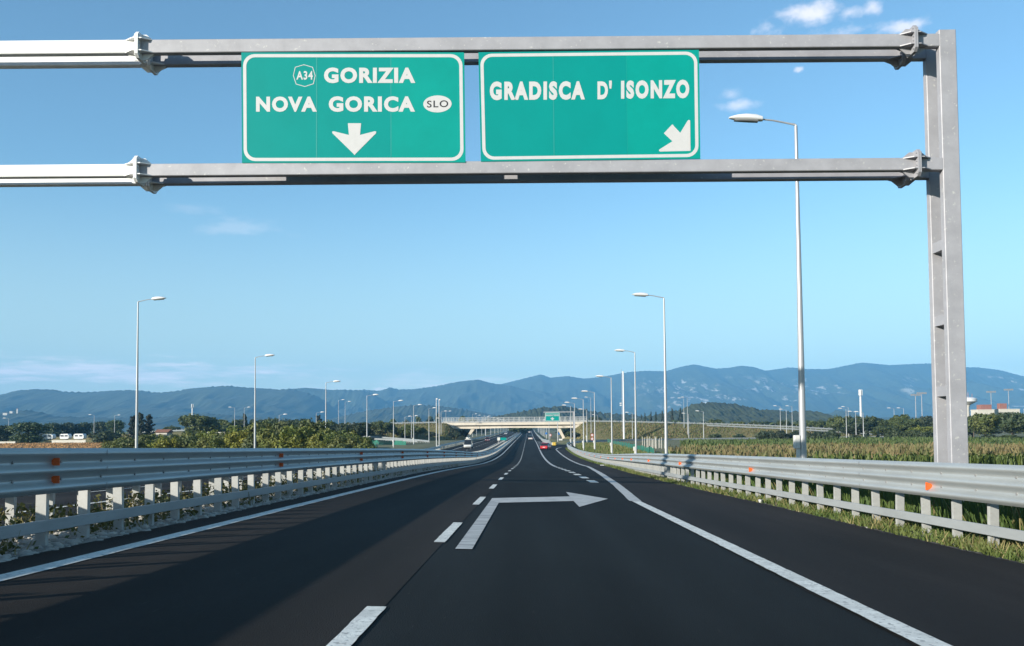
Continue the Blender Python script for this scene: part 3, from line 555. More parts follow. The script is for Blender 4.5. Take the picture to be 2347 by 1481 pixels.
rail_g = [(float(main_right(y))-.2, y) for y in list(range(262, 300, 6))+list(range(300, 900, 40))]
guardrail('pale guardrail running straight on beyond the yellow crash cushion at the exit gore', rail_g, -1, None, first=262, spacing=2.0, posts_to=420, simple=True)

# ------------------------------------------------------------------ gantry
YG = 17.5
def gantry():
    root = empty('sign_gantry', (8.26, YG+.38, zr(8.26, YG)))
    tag(root, 'big galvanised steel portal gantry spanning the road, twin beams and a right hand twin post', 'gantry')
    off = -root.location
    def add(name, mb_, m_, parent=root, smooth=False):
        o = mb_.build(name, m_, parent, smooth); o.location = off if parent is root else (0, 0, 0); return o
    D1, D2 = (YG, YG+.165), (YG+.60, YG+.765)
    XP0, XP1 = 8.10, 8.43; zt = ZE+7.735; zb = zr(8.26, YG)-.25
    def beam_z(x, which): # upper / lower, slight fall to the right
        t = (x+7.54)/14.7
        return (ZE+7.53-.115*t, ZE+7.80-.13*t) if which else (ZE+5.045-.085*t, ZE+5.29-.085*t)
    def beam(x0, x1, which, d, m_):
        mb_ = MB(); b = .012; rings = []
        for x in (x0, x1):
            z0, z1 = beam_z(x, which); y0, y1 = d
            rings.append([(x,y0+b,z0),(x,y1-b,z0),(x,y1,z0+b),(x,y1,z1-b),(x,y1-b,z1),(x,y0+b,z1),(x,y0,z1-b),(x,y0,z0+b)])
        mb_.loft(rings); add('beam', mb_, m_)
    J1, J2 = -7.73, 7.60
    for which in (0, 1):
        for d in (D1, D2):
            beam(-26.0, J1-.035, which, d, M_gantry_pale); beam(J1+.035, J2-.035, which, d, M_gantry); beam(J2+.035, XP0-.001, which, d, M_gantry)
            for xj in (J1, J2):
                z0, z1 = beam_z(xj, which); zc = (z0+z1)/2; yc = (d[0]+d[1])/2; mb_ = MB()
                o8 = lambda hy, hz, ch: [(yc-hy, zc-hz+ch), (yc-hy+ch, zc-hz), (yc+hy-ch, zc-hz), (yc+hy, zc-hz+ch), (yc+hy, zc+hz-ch), (yc+hy-ch, zc+hz), (yc-hy+ch, zc+hz), (yc-hy, zc+hz-ch)]
                for s_ in (-1, 1): mb_.prism(o8(.215, .265, .07), 'x', xj+s_*.003, xj+s_*.032)
                for sz in (-1, 1):          # gusset plates above and below, fins on the two sides
                    e = z1 if sz > 0 else z0
                    mb_.prism([(xj-.27, e), (xj-.12, e+sz*.125), (xj+.12, e+sz*.125), (xj+.27, e)], 'y', yc-.012, yc+.012)
                for sy in (-1, 1):
                    f_ = d[0] if sy < 0 else d[1]
                    for zz in (z0+.012, z1-.012): mb_.prism([(xj-.27, f_), (xj-.10, f_+sy*.12), (xj+.10, f_+sy*.12), (xj+.27, f_)], 'z', zz-.010, zz+.010)
                for k in range(6):          # bolts
                    for s_ in (-1, 1):
                        by, bz = yc-.165, zc-.2+.08*k; x_ = xj+s_*.032; mb_.box(min(x_, x_+s_*.022), max(x_, x_+s_*.022), by-.014, by+.014, bz-.014, bz+.014)
                add('joint_plate', mb_, M_gantry_pale if xj < 0 else M_gantry)
    for X0, X1, nm in ((XP0, XP1, 'post'), (-26.35, -26.02, 'post')):
        for i, d in enumerate((D1, D2)):
            mb_ = MB(); b = .012; top = zt if i == 0 else zt-.02; zbb = zb if X0 > 0 else PLAIN
            r_ = lambda z: [(X0+b,d[0],z),(X1-b,d[0],z),(X1,d[0]+b,z),(X1,d[1]-b,z),(X1-b,d[1],z),(X0+b,d[1],z),(X0,d[1]-b,z),(X0,d[0]+b,z)]
            mb_.loft([r_(zbb), r_(top)]); 
            mb_.box(X0+.03, X1-.03, d[0]+.03, d[1]-.03, top, top+.008)
            p = add(nm, mb_, M_gantry)
            w = MB(); xs = X0
            for z in (): pass
        for h in (0.55, 1.95, 3.42, ):
            mb_ = MB(); mb_.box(X0+.02, X1-.02, D1[1], D2[0], ZE+h, ZE+h+.20); add('rung', mb_, M_gantry)
    mb_ = MB(); mb_.box(XP0-.25, XP1+.25, YG-.25, YG+1.05, zb-.3, zb+.12); add('base_plinth', mb_, M_wall)
    return root
gantry()

# ------------------------------------------------------------------ lettering
def text_shape(s, weight, spacing=1.16):
    cu = bpy.data.curves.new('lettering', 'FONT'); cu.body = s; cu.offset = weight; cu.resolution_u = 4; cu.space_character = spacing
    o = bpy.data.objects.new('lettering', cu); C.objects.link(o); dg = bpy.context.evaluated_depsgraph_get(); dg.update()
    me = bpy.data.meshes.new_from_object(o.evaluated_get(dg)); bpy.data.objects.remove(o); bpy.data.curves.remove(cu); return me
def lettering(s, quad, y, m_, parent, off, weight=0.028, spacing=1.16):
    """fits a word into the quad (bottom left, bottom right, top right, top left) of an upright plane"""
    me = text_shape(s, weight, spacing); n_ = len(me.vertices); co = np.zeros(n_*3, np.float32); me.vertices.foreach_get('co', co); co = co.reshape(-1, 3)
    u = (co[:, 0]-co[:, 0].min())/np.ptp(co[:, 0]); v = (co[:, 1]-co[:, 1].min())/np.ptp(co[:, 1])
    q = np.array([(p[0], p[1]+ZE) for p in quad]); xz = ((1-u)*(1-v))[:, None]*q[0]+(u*(1-v))[:, None]*q[1]+(u*v)[:, None]*q[2]+((1-u)*v)[:, None]*q[3]
    co[:, 0] = xz[:, 0]; co[:, 2] = xz[:, 1]; co[:, 1] = y; me.vertices.foreach_set('co', co.ravel()); me.materials.clear(); me.materials.append(m_); me.update()
    o = link('lettering', me, parent); o.location = off; return o
def bil(q, u, v): return ((1-u)*(1-v)*q[0][0]+u*(1-v)*q[1][0]+u*v*q[2][0]+(1-u)*v*q[3][0], (1-u)*(1-v)*q[0][1]+u*(1-v)*q[1][1]+u*v*q[2][1]+(1-u)*v*q[3][1])
def sign(q, label, text, shapes, yf=YG-.012, seams=(.337, .67), border=.0145, name='motorway_sign'):
    """q panel corners bl, br, tr, tl relative to the eye"""
    root = empty(name, ((q[0][0]+q[1][0])/2, yf, ZE+(q[0][1]+q[1][1])/2)); tag(root, label, 'road sign'); off = -root.location
    def add(nm, mb_, m_):
        o = mb_.build(nm, m_, root, fix=True); o.location = off; return o
    mb_ = MB(); mb_.prism([(x, z+ZE) for x, z in q], 'y', yf, yf+.03, 0)
    for u in seams:
        a, b = bil(q, u-.0003, .03), bil(q, u+.0003, .97); mb_.poly([(a[0], yf-.002, a[1]+ZE), (b[0], yf-.002, a[1]+ZE), (b[0], yf-.002, b[1]+ZE), (a[0], yf-.002, b[1]+ZE)], 1)
    for v in (.15, .5, .85):
        a, b = bil(q, .02, v), bil(q, .98, v); mb_.box(a[0], b[0], yf+.03, yf+.07, a[1]+ZE-.03, a[1]+ZE+.03, 2)
    if seams:
        a, b = bil(q, seams[1]+.0007, 0), bil(q, 1, 1); c_, d_ = bil(q, 1, 0), bil(q, seams[1]+.0007, 1)
        mb_.poly([(p[0], yf-.0012, p[1]+ZE) for p in (a, c_, b, d_)], 3)  # right third overlaid with the painted glare tint
    add('panel', mb_, [M_green, M_seam, M_back, M_green_glare])
    W_ = q[1][0]-q[0][0]; H_ = q[3][1]-q[0][1]; mu, mv = border*.55, border*.55*W_/H_; t = border; tv = t*W_/H_; r_ = .052
    def rr(i):
        u0, v0 = mu+i*t, mv+i*tv; ru = r_-i*t*.8; rv = ru*W_/H_; P_ = []
        for cu_, cv_, a0 in ((1-u0-ru, 1-v0-rv, 0), (u0+ru, 1-v0-rv, 90), (u0+ru, v0+rv, 180), (1-u0-ru, v0+rv, 270)):
            for k in range(7): a = R(a0+15*k); P_.append(bil(q, cu_+ru*math.cos(a), cv_+rv*math.sin(a)))
        return P_
    o_, i_ = rr(0), rr(1); mb_ = MB(); n_ = len(o_); mb_.v = [(x, yf-.003, z+ZE) for x, z in o_+i_]
    mb_.f = [(k, (k+1) % n_, n_+(k+1) % n_, n_+k) for k in range(n_)]; mb_.mi = [0]*n_; add('border', mb_, M_white)
    for nm, pts, m_, dy in shapes:
        mb_ = MB(); mb_.poly([(x, yf-dy, z+ZE) for x, z in pts]); 
        if nm.startswith('ring'):
            mb_ = MB(); cx_ = sum(p[0] for p in pts)/len(pts); cz_ = sum(p[1] for p in pts)/len(pts); k_ = .94; n_ = len(pts)
            mb_.v = [(x, yf-dy, z+ZE) for x, z in pts]+[(cx_+(x-cx_)*k_, yf-dy, cz_+(z-cz_)*k_+ZE) for x, z in pts]
            mb_.f = [(k, (k+1) % n_, n_+(k+1) % n_, n_+k) for k in range(n_)]; mb_.mi = [0]*n_; nm = 'route_badge'
        add(nm, mb_, m_)
    for s, quad, m_, w, dy in text: lettering(s, quad, yf-dy, m_, root, off, w, 1.27 if s[0] == 'G' and len(s) == 8 or s == 'ISONZO' else 1.16)
    return root
ov = S1_OVAL; ocx, ocz = (ov[0][0]+ov[1][0])/2, (ov[2][1]+ov[3][1])/2; orx, orz = (ov[1][0]-ov[0][0])/2, (ov[3][1]-ov[2][1])/2
oval = [(ocx+orx*math.cos(t*math.pi/16), ocz+orz*math.sin(t*math.pi/16)) for t in range(32)]
sign(S1_PANEL, 'green motorway sign reading GORIZIA and NOVA GORICA, arrow pointing straight down',
     [('A34', S1_A34, M_white, .03, .004), ('GORIZIA', S1_GORIZIA, M_white, .05, .004), ('NOVA', S1_NOVA, M_white, .05, .004), ('GORICA', S1_GORICA, M_white, .05, .004), ('SLO', S1_SLO, M_black, .010, .007)],
     [('ring', S1_OCT, M_white, .003), ('arrow', S1_ARROW, M_white, .004), ('country_oval', oval, M_white, .004)])
sign(S2_PANEL, "green motorway sign reading GRADISCA D' ISONZO with an arrow slanting down to the right",
     [('GRADISCA', S2_GRADISCA, M_white, .06, .004), ("D'", S2_D, M_white, .05, .004), ('ISONZO', S2_ISONZO, M_white, .06, .004)],
     [('arrow', S2_ARROW, M_white, .004)])

# ------------------------------------------------------------------ street lamps
def pole_mesh():
    mb_ = MB(); n_ = 14
    prof = [(.125, 0), (.122, .08), (.115, .3), (.09, .6), (.062, .9), (.055, 1.0)]
    mb_.loft([[(r_*math.cos(2*math.pi*k/n_), r_*math.sin(2*math.pi*k/n_), z) for k in range(n_)] for r_, z in prof]); return mb_.mesh('pole', M_lamp, True)
def arm_mesh():
    mb_ = MB(); mb_.tube([(0,0,-.12),(0,0,.03),(.03,0,.06),(.35,0,.13),(.8,0,.225),(1.18,0,.27)], [.055,.05,.04,.032,.030,.030], 8); return mb_.mesh('arm', M_lamp, True)
def head_mesh():
    mb_ = MB(); rings = []   # cobra head, long axis x
    for x, w, zt_, zb_ in ((0,.07,.06,-.06),(.03,.11,.11,-.075),(.25,.15,.165,-.085),(.6,.175,.165,-.09),(.9,.165,.115,-.08),(1.1,.12,.04,-.055),(1.19,.05,-.01,-.04)):
        rings.append([(x, w*math.cos(a), (zt_ if math.sin(a) > 0 else -zb_)*math.sin(a)) for a in [2*math.pi*k/14 for k in range(14)]])
    mb_.loft(rings); return mb_.mesh('lamp_head', M_head, True)
def lens_mesh():
    mb_ = MB(); rings = []
    for x, w in ((.18,.10),(.4,.14),(.75,.14),(1.0,.09)): rings.append([(x, w*math.cos(a), -.06+.075*math.sin(a)) for a in [math.pi+math.pi*k/8 for k in range(9)]])
    mb_.loft(rings, 0, False, False); return mb_.mesh('lens', M_glass, True)
POLE, ARM, HEAD, LENS = pole_mesh(), arm_mesh(), head_mesh(), lens_mesh()
mb = MB(); mb.box(-.31, -.11, -.10, .10, 0, .46, bev=.02); mb.box(-.22, -.11, -.06, .06, -1.0, 0); BOXM = mb.mesh('junction_box', M_box)
def lamp(x, y, zb, ztop, d, label, group=None, box=True, rz=0.0, thick=1.0, detail=True, boxz=1.3):
    root = empty('street_lamp', (x, y, zb), (0 if d > 0 else math.pi)+rz); tag(root, label, 'street lamp', group)
    h = ztop-zb-.05; p = link('pole', POLE, root); p.scale = (thick, thick, h)
    a = link('arm', ARM, root, (0, 0, h)); hd = link('lamp_head', HEAD, root, (1.15, 0, h+.27)); hd.rotation_euler.y = -R(4)
    if detail: link('lens', LENS, hd)
    if box:
        b = link('junction_box', BOXM, root, (0, 0, boxz)); b.rotation_euler.z = 0 if d > 0 else math.pi
    return root
RL = 'street lamps along the right side of the road'; LL = 'street lamps along the left side of the oncoming carriageway'
right = [(9.45,31.4,10.55,'nearest and largest street lamp, beside the gantry post, white junction box on its pole'),
 (9.95,66,9.43,'second lamp along the right guardrail, tall pole left of the nearest one'),
 (12.1,103,8.48,'third lamp along the right guardrail, pole rising just right of the lattice mast'),
 (12.1,133,7.24,'fourth lamp along the right guardrail, pole rising just left of the lattice mast'),
 (11.4,158,6.02,'fifth lamp along the right guardrail, above the start of the green net'),
 (10.45,175,5.33,'sixth lamp along the right guardrail, just right of the small portal'),
 (10.25,205,5.37,'lamp standing directly beside the post of the small portal sign'),
 (10.65,233,5.44,'lamp just left of the small portal post, its head over the green board'),
 (15.55,245,4.61,'lamp by the bend of the exit ramp, near the two round signs')]
for i, (x, y, zt, lb) in enumerate(right):
    zb = float(ground_z(np.array([x]), np.array([float(y)]))[0]); lamp(x, y, zb, ZE+zt, -1, lb, RL, box=True, boxz=5.2-zb if i == 0 else 1.5)
left = [(-32.1,73,10.58,'nearest lamp on the left, tall pole in front of the dark cedar'),(-32.5,106,8.55,'second lamp on the left, pole rising from the bright hedge'),(-31.8,140,7.21,'third lamp on the left, pole in front of the bushy end of the hedge'),(-31.7,175,6.38,'fourth lamp on the left, pole beside the last dark tree before the embankment'),(-31.65,209,6.24,'fifth lamp on the left, pole standing before the green netting'),(-31.6,245,6.2,'sixth lamp on the left, boxed pole at the right end of the green netting')]
for x, y, zt, lb in left:
    zb = float(ground_z(np.array([x]), np.array([float(y)]))[0]); lamp(x, y, zb, ZE+zt, 1, lb, LL, box=(y > 150))
FG = 'distant street lamps around the junction'
for i, (x, y, h, d) in enumerate(FAR_LAMPS):
    side = 'left of the overpass' if x < -12 else 'right of the overpass'
    where = 'behind the left embankment' if d > 0 and x < -30 else 'beyond the overpass' if x < 0 else 'above the right embankment and trees'
    lamp(x, y, PLAIN, PLAIN+h, d, f'small distant street lamp {where}, head turned to the {"right" if d > 0 else "left"}', FG, box=False, thick=1.0, detail=False)
far2 = [(-20.5,y) for y in range(420, 900, 55)]
for x, y in far2: lamp(x, y, ZE-4.8, ZE+5.2, 1, 'thin far lamp in the left row seen under the overpass', 'far lamps along the road under the overpass', box=False, thick=1.2, detail=False)
for y in range(290, 800, 45): lamp(7.2 if y > 330 else 9, y, ZE-4.8, ZE+(4.6 if y < 330 else 2.5), -1, 'thin far lamp in the right row seen under the overpass', 'far lamps along the road under the overpass', box=False, thick=1.2, detail=False)
# ------------------------------------------------------------------ mountains and hills
from mathutils import noise as mnoise
def forest_rock():
    mt = M_forest.copy(); mt.name = 'forest_and_rock'; nt = mt.node_tree; N = nt.nodes; Lk = nt.links
    b = N['Principled BSDF']; src = b.inputs['Base Color'].links[0].from_socket
    g = N.new('ShaderNodeNewGeometry')
    def nz(scale, detail, st):
        mp = N.new('ShaderNodeMapping'); mp.inputs['Scale'].default_value = st; Lk.new(g.outputs['Position'], mp.inputs['Vector'])
        n = N.new('ShaderNodeTexNoise'); n.inputs['Scale'].default_value = scale; n.inputs['Detail'].default_value = detail; n.inputs['Roughness'].default_value = .7
        Lk.new(mp.outputs[0], n.inputs['Vector']); return n.outputs['Fac']
    def ramp(v, a, c):
        r_ = N.new('ShaderNodeMapRange'); r_.interpolation_type = 'SMOOTHSTEP'; Lk.new(v, r_.inputs['Value']); r_.inputs['From Min'].default_value = a; r_.inputs['From Max'].default_value = c; return r_.outputs[0]
    def mul(a, c):
        n = N.new('ShaderNodeMath'); n.operation = 'MULTIPLY'; Lk.new(a, n.inputs[0]); Lk.new(c, n.inputs[1]); return n.outputs[0]
    big = ramp(nz(.0016, 2, (1, .3, 1)), .49, .58); fine = ramp(nz(.016, 5, (1, .3, .7)), .53, .62)
    sp = N.new('ShaderNodeSeparateXYZ'); Lk.new(g.outputs['Position'], sp.inputs[0])
    zmask = mul(ramp(sp.outputs[2], 60, 130), ramp(sp.outputs[2], 420, 330)); xm = ramp(sp.outputs[0], 700, 1100)
    fac = mul(mul(big, fine), mul(zmask, xm))
    mx = N.new('ShaderNodeMixRGB'); Lk.new(fac, mx.inputs['Fac']); Lk.new(src, mx.inputs['Color1']); mx.inputs['Color2'].default_value = (.42, .40, .36, 1)
    Lk.new(mx.outputs[0], b.inputs['Base Color']); return mt
M_rockf = forest_rock()
def ridge(name, pts, width, m_, jag=0.0, nxs=220, nvs=16, gully=.16, seed=0, tree=0.0):
    px_ = np.array([p[0] for p in pts]); pz = np.array([p[1] for p in pts]); D = pts[0][2]
    xs = np.linspace(px_[0], px_[-1], nxs); cz = np.interp(xs, px_, pz)
    k = np.array([1, 2, 1.])/4
    czs = np.convolve(np.pad(cz, 1, mode='edge'), k, 'valid'); base = -4.6; V = []
    vs = list(np.linspace(0, 1, nvs))+[1.12, 1.3, 1.6]
    for v in vs:
        for i, x in enumerate(xs):
            hgt = czs[i]-base
            if v <= 1:
                prof = v**.9*(1-.18*math.sin(math.pi*v)); y = D-width*(1-v)
            else: prof = 1-(v-1)*1.4; y = D+min(width, 900)*(v-1)
            s_ = max(width*.22, 1)
            nq = mnoise.fractal(Vector((x/s_+seed*7.1, y/s_*.55, seed)), .9, 2.1, 5)
            rg_ = 1-abs(nq)*2
            z = base+hgt*prof+hgt*gully*(rg_-.4)*math.sin(math.pi*min(v, 1))
            if tree: z += tree*(mnoise.noise(Vector((x/tree/1.6, y/tree/1.6, seed)))+.5*mnoise.noise(Vector((x/tree*1.3, y/tree*1.3, seed+3))))*(1 if v > .15 else 0)
            if jag and v == 1: z += jag*mnoise.noise(Vector((x/jag/3., seed, 0)))
            V.append((x, y, z+ZE))
    n = len(xs); nv = len(vs); Q = [(r*n+i, r*n+i+1, (r+1)*n+i+1, (r+1)*n+i) for r in range(nv-1) for i in range(n-1)]
    o = link(name, np_mesh(name, np.array(V), np.array(Q), m_, smooth=not tree)); o['kind'] = 'structure'; return o
ridge('mountains', RIDGE_PLATEAU, 2200, M_rockf, 6, 420, 26, .15, 1)
ridge('mountains', RIDGE_MIDDLE, 1500, M_forest, 6, 260, 20, .14, 2)
ridge('mountains', RIDGE_BEHIND, 600, M_forest, 6, 160, 14, .18, 3)
ridge('mountains', RIDGE_WEST, 1300, M_forest, 6, 360, 22, .13, 4)
ridge('hills', RIDGE_FOOT, 500, M_forest, 4, 300, 12, .2, 5, tree=5)
ridge('hills', RIDGE_CENTRE, 600, M_forest, 4, 240, 12, .2, 6, tree=5)
ridge('hills', RIDGE_EAST, 500, M_forest, 4, 240, 12, .2, 7, tree=5)
ridge('hill', HILL_A, 260, M_forest, 1, 340, 22, .12, 8, tree=3.4)
ridge('hill', HILL_B, 240, M_forest, 1, 340, 22, .12, 9, tree=3.2)

# ------------------------------------------------------------------ embankments of the overpass
YB = 340.0
def bank(name, prof):
    """prof: list of (x, top height rel eye)"""
    V = []
    sec = lambda t: [(YB-14.0, 0), (YB-2.2, 1), (YB-1.2, 1.0), (YB+12.5, 1.0), (YB+25, 0)]
    for i, (x, t) in enumerate(prof):
        g_ = -4.55; wob = .6*math.sin(x*.23)+.4*math.sin(x*.71)
        k = max(0.0, min(1.0, (t-g_)/6.0))
        for y, f in sec(t):
            yy = (YB-1.2-(YB-1.2-y)*k) if y < YB-1 else y
            V.append((x, yy+(wob if f == 0 else 0), ZE+(g_+(t-g_)*f)))
    n = 5; Q = [(i*n+j, (i+1)*n+j, (i+1)*n+j+1, i*n+j+1) for i in range(len(prof)-1) for j in range(n-1)]
    me = np_mesh(name, np.array(V), np.array(Q), M_bank)
    bm = bmesh.new(); bm.from_mesh(me); bmesh.ops.subdivide_edges(bm, edges=bm.edges, cuts=3, use_grid_fill=True)
    rg = random.Random(4)
    for v in bm.verts:
        if YB-13 < v.co.y < YB-3: v.co.z += .35*mnoise.noise(v.co*.35); v.co.y += .3*mnoise.noise(v.co*.3+Vector((9, 0, 0)))
    bmesh.ops.recalc_face_normals(bm, faces=bm.faces); bm.to_mesh(me); bm.free()
    o = link(name, me); o['kind'] = 'structure'; return o
bank('embankment_terrain', [(-300,-4.4),(-220,-3.5),(-160,-1.5),(-110,.4),(-75,1.2),(-60,1.45),(-45,1.7),(-36,1.85),(-31.5,1.85),(-28.5,-.3),(-25,-3.2),(-23.5,-4.5)])
bank('embankment_terrain', [(12.5,-4.5),(14.5,-3.2),(17.5,-.3),(20.5,1.8),(25,1.8),(38,1.5),(60,.75),(80,0),(96,-.75),(115,-2.0),(133,-3.2),(155,-4.0),(190,-4.5)])
pts = [(-31.5,1.85),(-36,1.85),(-45,1.7),(-60,1.45),(-75,1.2),(-110,.4),(-160,-1.5)][::-1]
bankz = lambda tab: (lambda x, y: ZE+float(np.interp(x, [p[0] for p in tab], [p[1] for p in tab])))
guardrail('pale guardrail on the crest of the left overpass embankment', [(x, YB-.5) for x in range(-150, -30, 5)], 1, None, spacing=2.0, lower=False, hb=.15, zfun=bankz(pts), parts=False, simple=True)
ptr = [(20.5,1.85),(25,1.8),(38,1.5),(60,.75),(80,0),(96,-.75),(115,-2.0),(133,-3.2),(155,-4.0)]
guardrail('pale guardrail descending along the crest of the right overpass embankment', [(x, YB-.5) for x in range(22, 152, 5)], 1, None, spacing=2.0, lower=False, hb=.15, zfun=bankz(ptr), parts=False, simple=True)
guardrail('second pale guardrail low on the right embankment, below the crest one', [(x, YB-3.2-.02*(x-60)) for x in range(66, 142, 5)], 1, None, spacing=2.0, lower=False, hb=.0, zfun=(lambda x, y: ZE+float(np.interp(x, [60,96,133,155],[.3,-1.5,-4.0,-4.4]))), parts=False, simple=True)
guardrail('upper of two parallel guardrails on the access ramp below the left embankment', [(-64,326),(-56,316),(-48,304),(-41,290),(-34,275),(-29,262)], 1, None, spacing=2.0, lower=False, hb=.6, zfun=lambda x, y: ZE-4.35+float(np.interp(x, [-64,-29],[1.0,-.3])), parts=False, simple=True)
guardrail('lower of two parallel guardrails on the access ramp below the left embankment', [(-58,310),(-51,300),(-44,288),(-38,276),(-33,266)], 1, None, spacing=2.0, lower=False, hb=.6, zfun=lambda x, y: ZE-4.7+float(np.interp(x, [-58,-33],[.6,0])), parts=False, simple=True)

# ------------------------------------------------------------------ overpass
def overpass():
    root = empty('road_overpass', (-5.5, YB+4, ZE-4.8)); tag(root, 'beige concrete overpass crossing the motorway on slanted legs, tall mesh fence on its edge', 'overpass'); off = -root.location
    def add(nm, mb_, m_): o = mb_.build(nm, m_, root); o.location = off; return o
    x0, x1 = -33.0, 21.3; z = lambda r: ZE+r
    mb_ = MB(); mb_.box(x0, x1, YB+.45, YB+9.5, z(1.25), z(1.75)); add('deck', mb_, M_conc_d)
    for yy, nm in ((YB, 'edge_beam'), (YB+9.5, 'edge_beam')): mb_ = MB(); mb_.box(x0-.4, x1+.3, yy, yy+.45, z(1.0), z(2.02), bev=.05); add(nm, mb_, M_conc)
    def gird(x): # haunched box girder, deeper over the legs
        d = min(abs(x+21.4), abs(x-10.7)); return -.05+.22*math.exp(-(d/9)**2)*-1+.2*(1-math.exp(-(max(0, min(x+28.7, 19.1-x))/5.0)))*-.1
    mb_ = MB(); rings = []
    for x in np.linspace(-28.7, 19.1, 25):
        b_ = z(gird(x)); rings.append([(x, YB+1.1, z(.62)), (x, YB+1.0, b_), (x, YB+8.9, b_), (x, YB+8.8, z(.62)), (x, YB+8.6, z(1.24)), (x, YB+1.6, z(1.24))])
    mb_.loft(rings); add('girder', mb_, M_conc)
    for xt, xb, zb_ in ((-21.2, -23.6, -3.6), (10.6, 12.9, -3.9)):
        for yy in (YB+1.5, YB+6.6):
            mb_ = MB(); s_ = 1 if xb > xt else -1
            mb_.loft([[(xt-.75, yy, z(.1)), (xt+.75, yy, z(.1)), (xt+.75, yy+1.6, z(.1)), (xt-.75, yy+1.6, z(.1))], [(xb-.45, yy+.2, z(zb_)), (xb+.45, yy+.2, z(zb_)), (xb+.45, yy+1.4, z(zb_)), (xb-.45, yy+1.4, z(zb_))]]); add('leg', mb_, M_conc)
            mb_ = MB(); mb_.box(xb-.8+s_*.3, xb+.8+s_*.3, yy-.1, yy+1.7, z(zb_-1.1), z(zb_+.02), bev=.06); add('footing', mb_, M_conc)
    for xa, s_ in ((-32.2, 1), (20.6, -1)):
        mb_ = MB(); mb_.prism([(xa-s_*1.0, z(1.0)), (xa+s_*2.2, z(1.0)), (xa+s_*3.9, z(.62)), (xa+s_*3.5, z(-.35)), (xa+s_*2.2, z(-.6)), (xa-s_*1.0, z(.2))], 'y', YB+.2, YB+9.7); add('abutment', mb_, M_conc)
    for yy in (YB+.2, YB+9.7):        # fence: posts, rails and vertical wires
        mb_ = MB(); xf0, xf1 = -33.4, 21.4; n = 28
        for i in range(n+1): x = xf0+(xf1-xf0)*i/n; mb_.box(x-.05, x+.05, yy-.05, yy+.05, z(2.0), z(4.0))
        for h in (2.12, 3.1, 3.97): mb_.box(xf0, xf1, yy-.03, yy+.03, z(h)-.03, z(h)+.03)
        for i in range(n*5): x = xf0+(xf1-xf0)*(i+.5)/(n*5); mb_.box(x-.025, x+.025, yy-.012, yy+.012, z(2.1), z(3.95))
        add('mesh_fence', mb_, M_fence)
    mb_ = MB(); mb_.box(x0, x1, YB+.9, YB+1.0, z(2.15), z(2.6)); mb_.box(x0, x1, YB+8.7, YB+8.8, z(2.15), z(2.6)); add('parapet_rail', mb_, M_fence)
overpass()

# ------------------------------------------------------------------ small portal sign on the exit ramp
root = empty('cantilever_sign_post', (10.45, 214, ZE-4.9)); tag(root, 'slim grey cantilever post with a long arm above the exit ramp', 'sign post'); off = -root.location
mb = MB(); mb.box(10.28, 10.62, 213.85, 214.15, ZE-5.2, ZE+3.75, bev=.02); o = mb.build('post', M_gantry, root); o.location = off
mb = MB(); mb.box(3.3, 10.27, 213.9, 214.1, ZE+3.52, ZE+3.72, bev=.02); mb.box(3.9, 4.0, 213.9, 214.1, ZE+1.4, ZE+3.51); mb.box(6.9, 7.0, 213.9, 214.1, ZE+1.4, ZE+3.51); o = mb.build('arm', M_gantry, root); o.location = off
Q3 = [(3.66,1.40),(7.16,1.38),(7.16,3.50),(3.66,3.50)]
q3 = lambda u0, v0, u1, v1: [bil(Q3, u0, v0), bil(Q3, u1, v0), bil(Q3, u1, v1), bil(Q3, u0, v1)]
sign(Q3, "small far green sign reading GRADISCA D' ISONZO, hung over the exit ramp", [("GRADISCA D' ISONZO", q3(.06,.60,.94,.80), M_white, .04, .02)],
     [('arrow', [bil(Q3, u, v) for u, v in [(.45,.46),(.55,.46),(.54,.32),(.62,.38),(.64,.36),(.5,.12),(.36,.36),(.38,.38),(.46,.32)]], M_white, .02)], yf=213.8, seams=(), border=.03)

# ------------------------------------------------------------------ road signs, crash cushion, cabinets
def disc_sign(x, y, z0, dia, pole_to, face, label, second=None):
    root = empty('road_sign', (x, y, pole_to)); tag(root, label, 'road sign'); 
    mb_ = MB(); top = max(z0, second[0] if second else z0)+dia/2; mb_.tube([(0, 0, -.3), (0, 0, top-pole_to)], .05, 8); mb_.build('pole', M_lamp, root)
    for zz, fc in [(z0, face)]+([second] if second else []):
        mb_ = MB(); n = 20; c = lambda r_, yy: [(r_*math.cos(2*math.pi*k/n), yy, zz-pole_to+r_*math.sin(2*math.pi*k/n)) for k in range(n)]
        mb_.loft([c(dia/2, -.06), c(dia/2, -.04)], 0); mb_.poly(c(dia/2*.72, -.064), 1); mb_.build('sign_disc', list(fc), root)
M_red = mat('red_sign_sheeting', (.62, .05, .03), .4); M_blue = mat('blue_sign_sheeting', (.02, .16, .50), .4)
disc_sign(19.7, 285, ZE-2.55, .95, ZE-4.8, (M_red, M_white), 'two red rimmed round signs one above the other by the exit ramp', (ZE-3.75, (M_red, M_white)))
disc_sign(7.6, 335, ZE-2.9, 1.0, ZE-4.9, (M_red, M_white), 'red rimmed round sign beside the road under the right end of the overpass')
disc_sign(6.3, 345, ZE-2.3, .9, ZE-4.9, (M_blue, M_blue), 'plain blue round sign just left of the red rimmed one under the overpass')
disc_sign(11.2, 345, ZE-2.4, .9, ZE-4.9, (M_blue, M_blue), 'plain blue round sign behind the right leg of the overpass')
root = empty('junction_sign', (-7.3, 224, ZE-4.75)); tag(root, 'low green and grey sign board standing on the median', 'road sign')
mb = MB(); mb.tube([(-.5,0,-.2),(-.5,0,2.3)], .04, 8); mb.tube([(.9,0,-.2),(.9,0,2.3)], .04, 8); mb.build('legs', M_lamp, root)
mb = MB(); mb.box(-.75, -.1, -.06, -.04, 1.6, 2.35); mb.build('grey_panel', M_box, root)
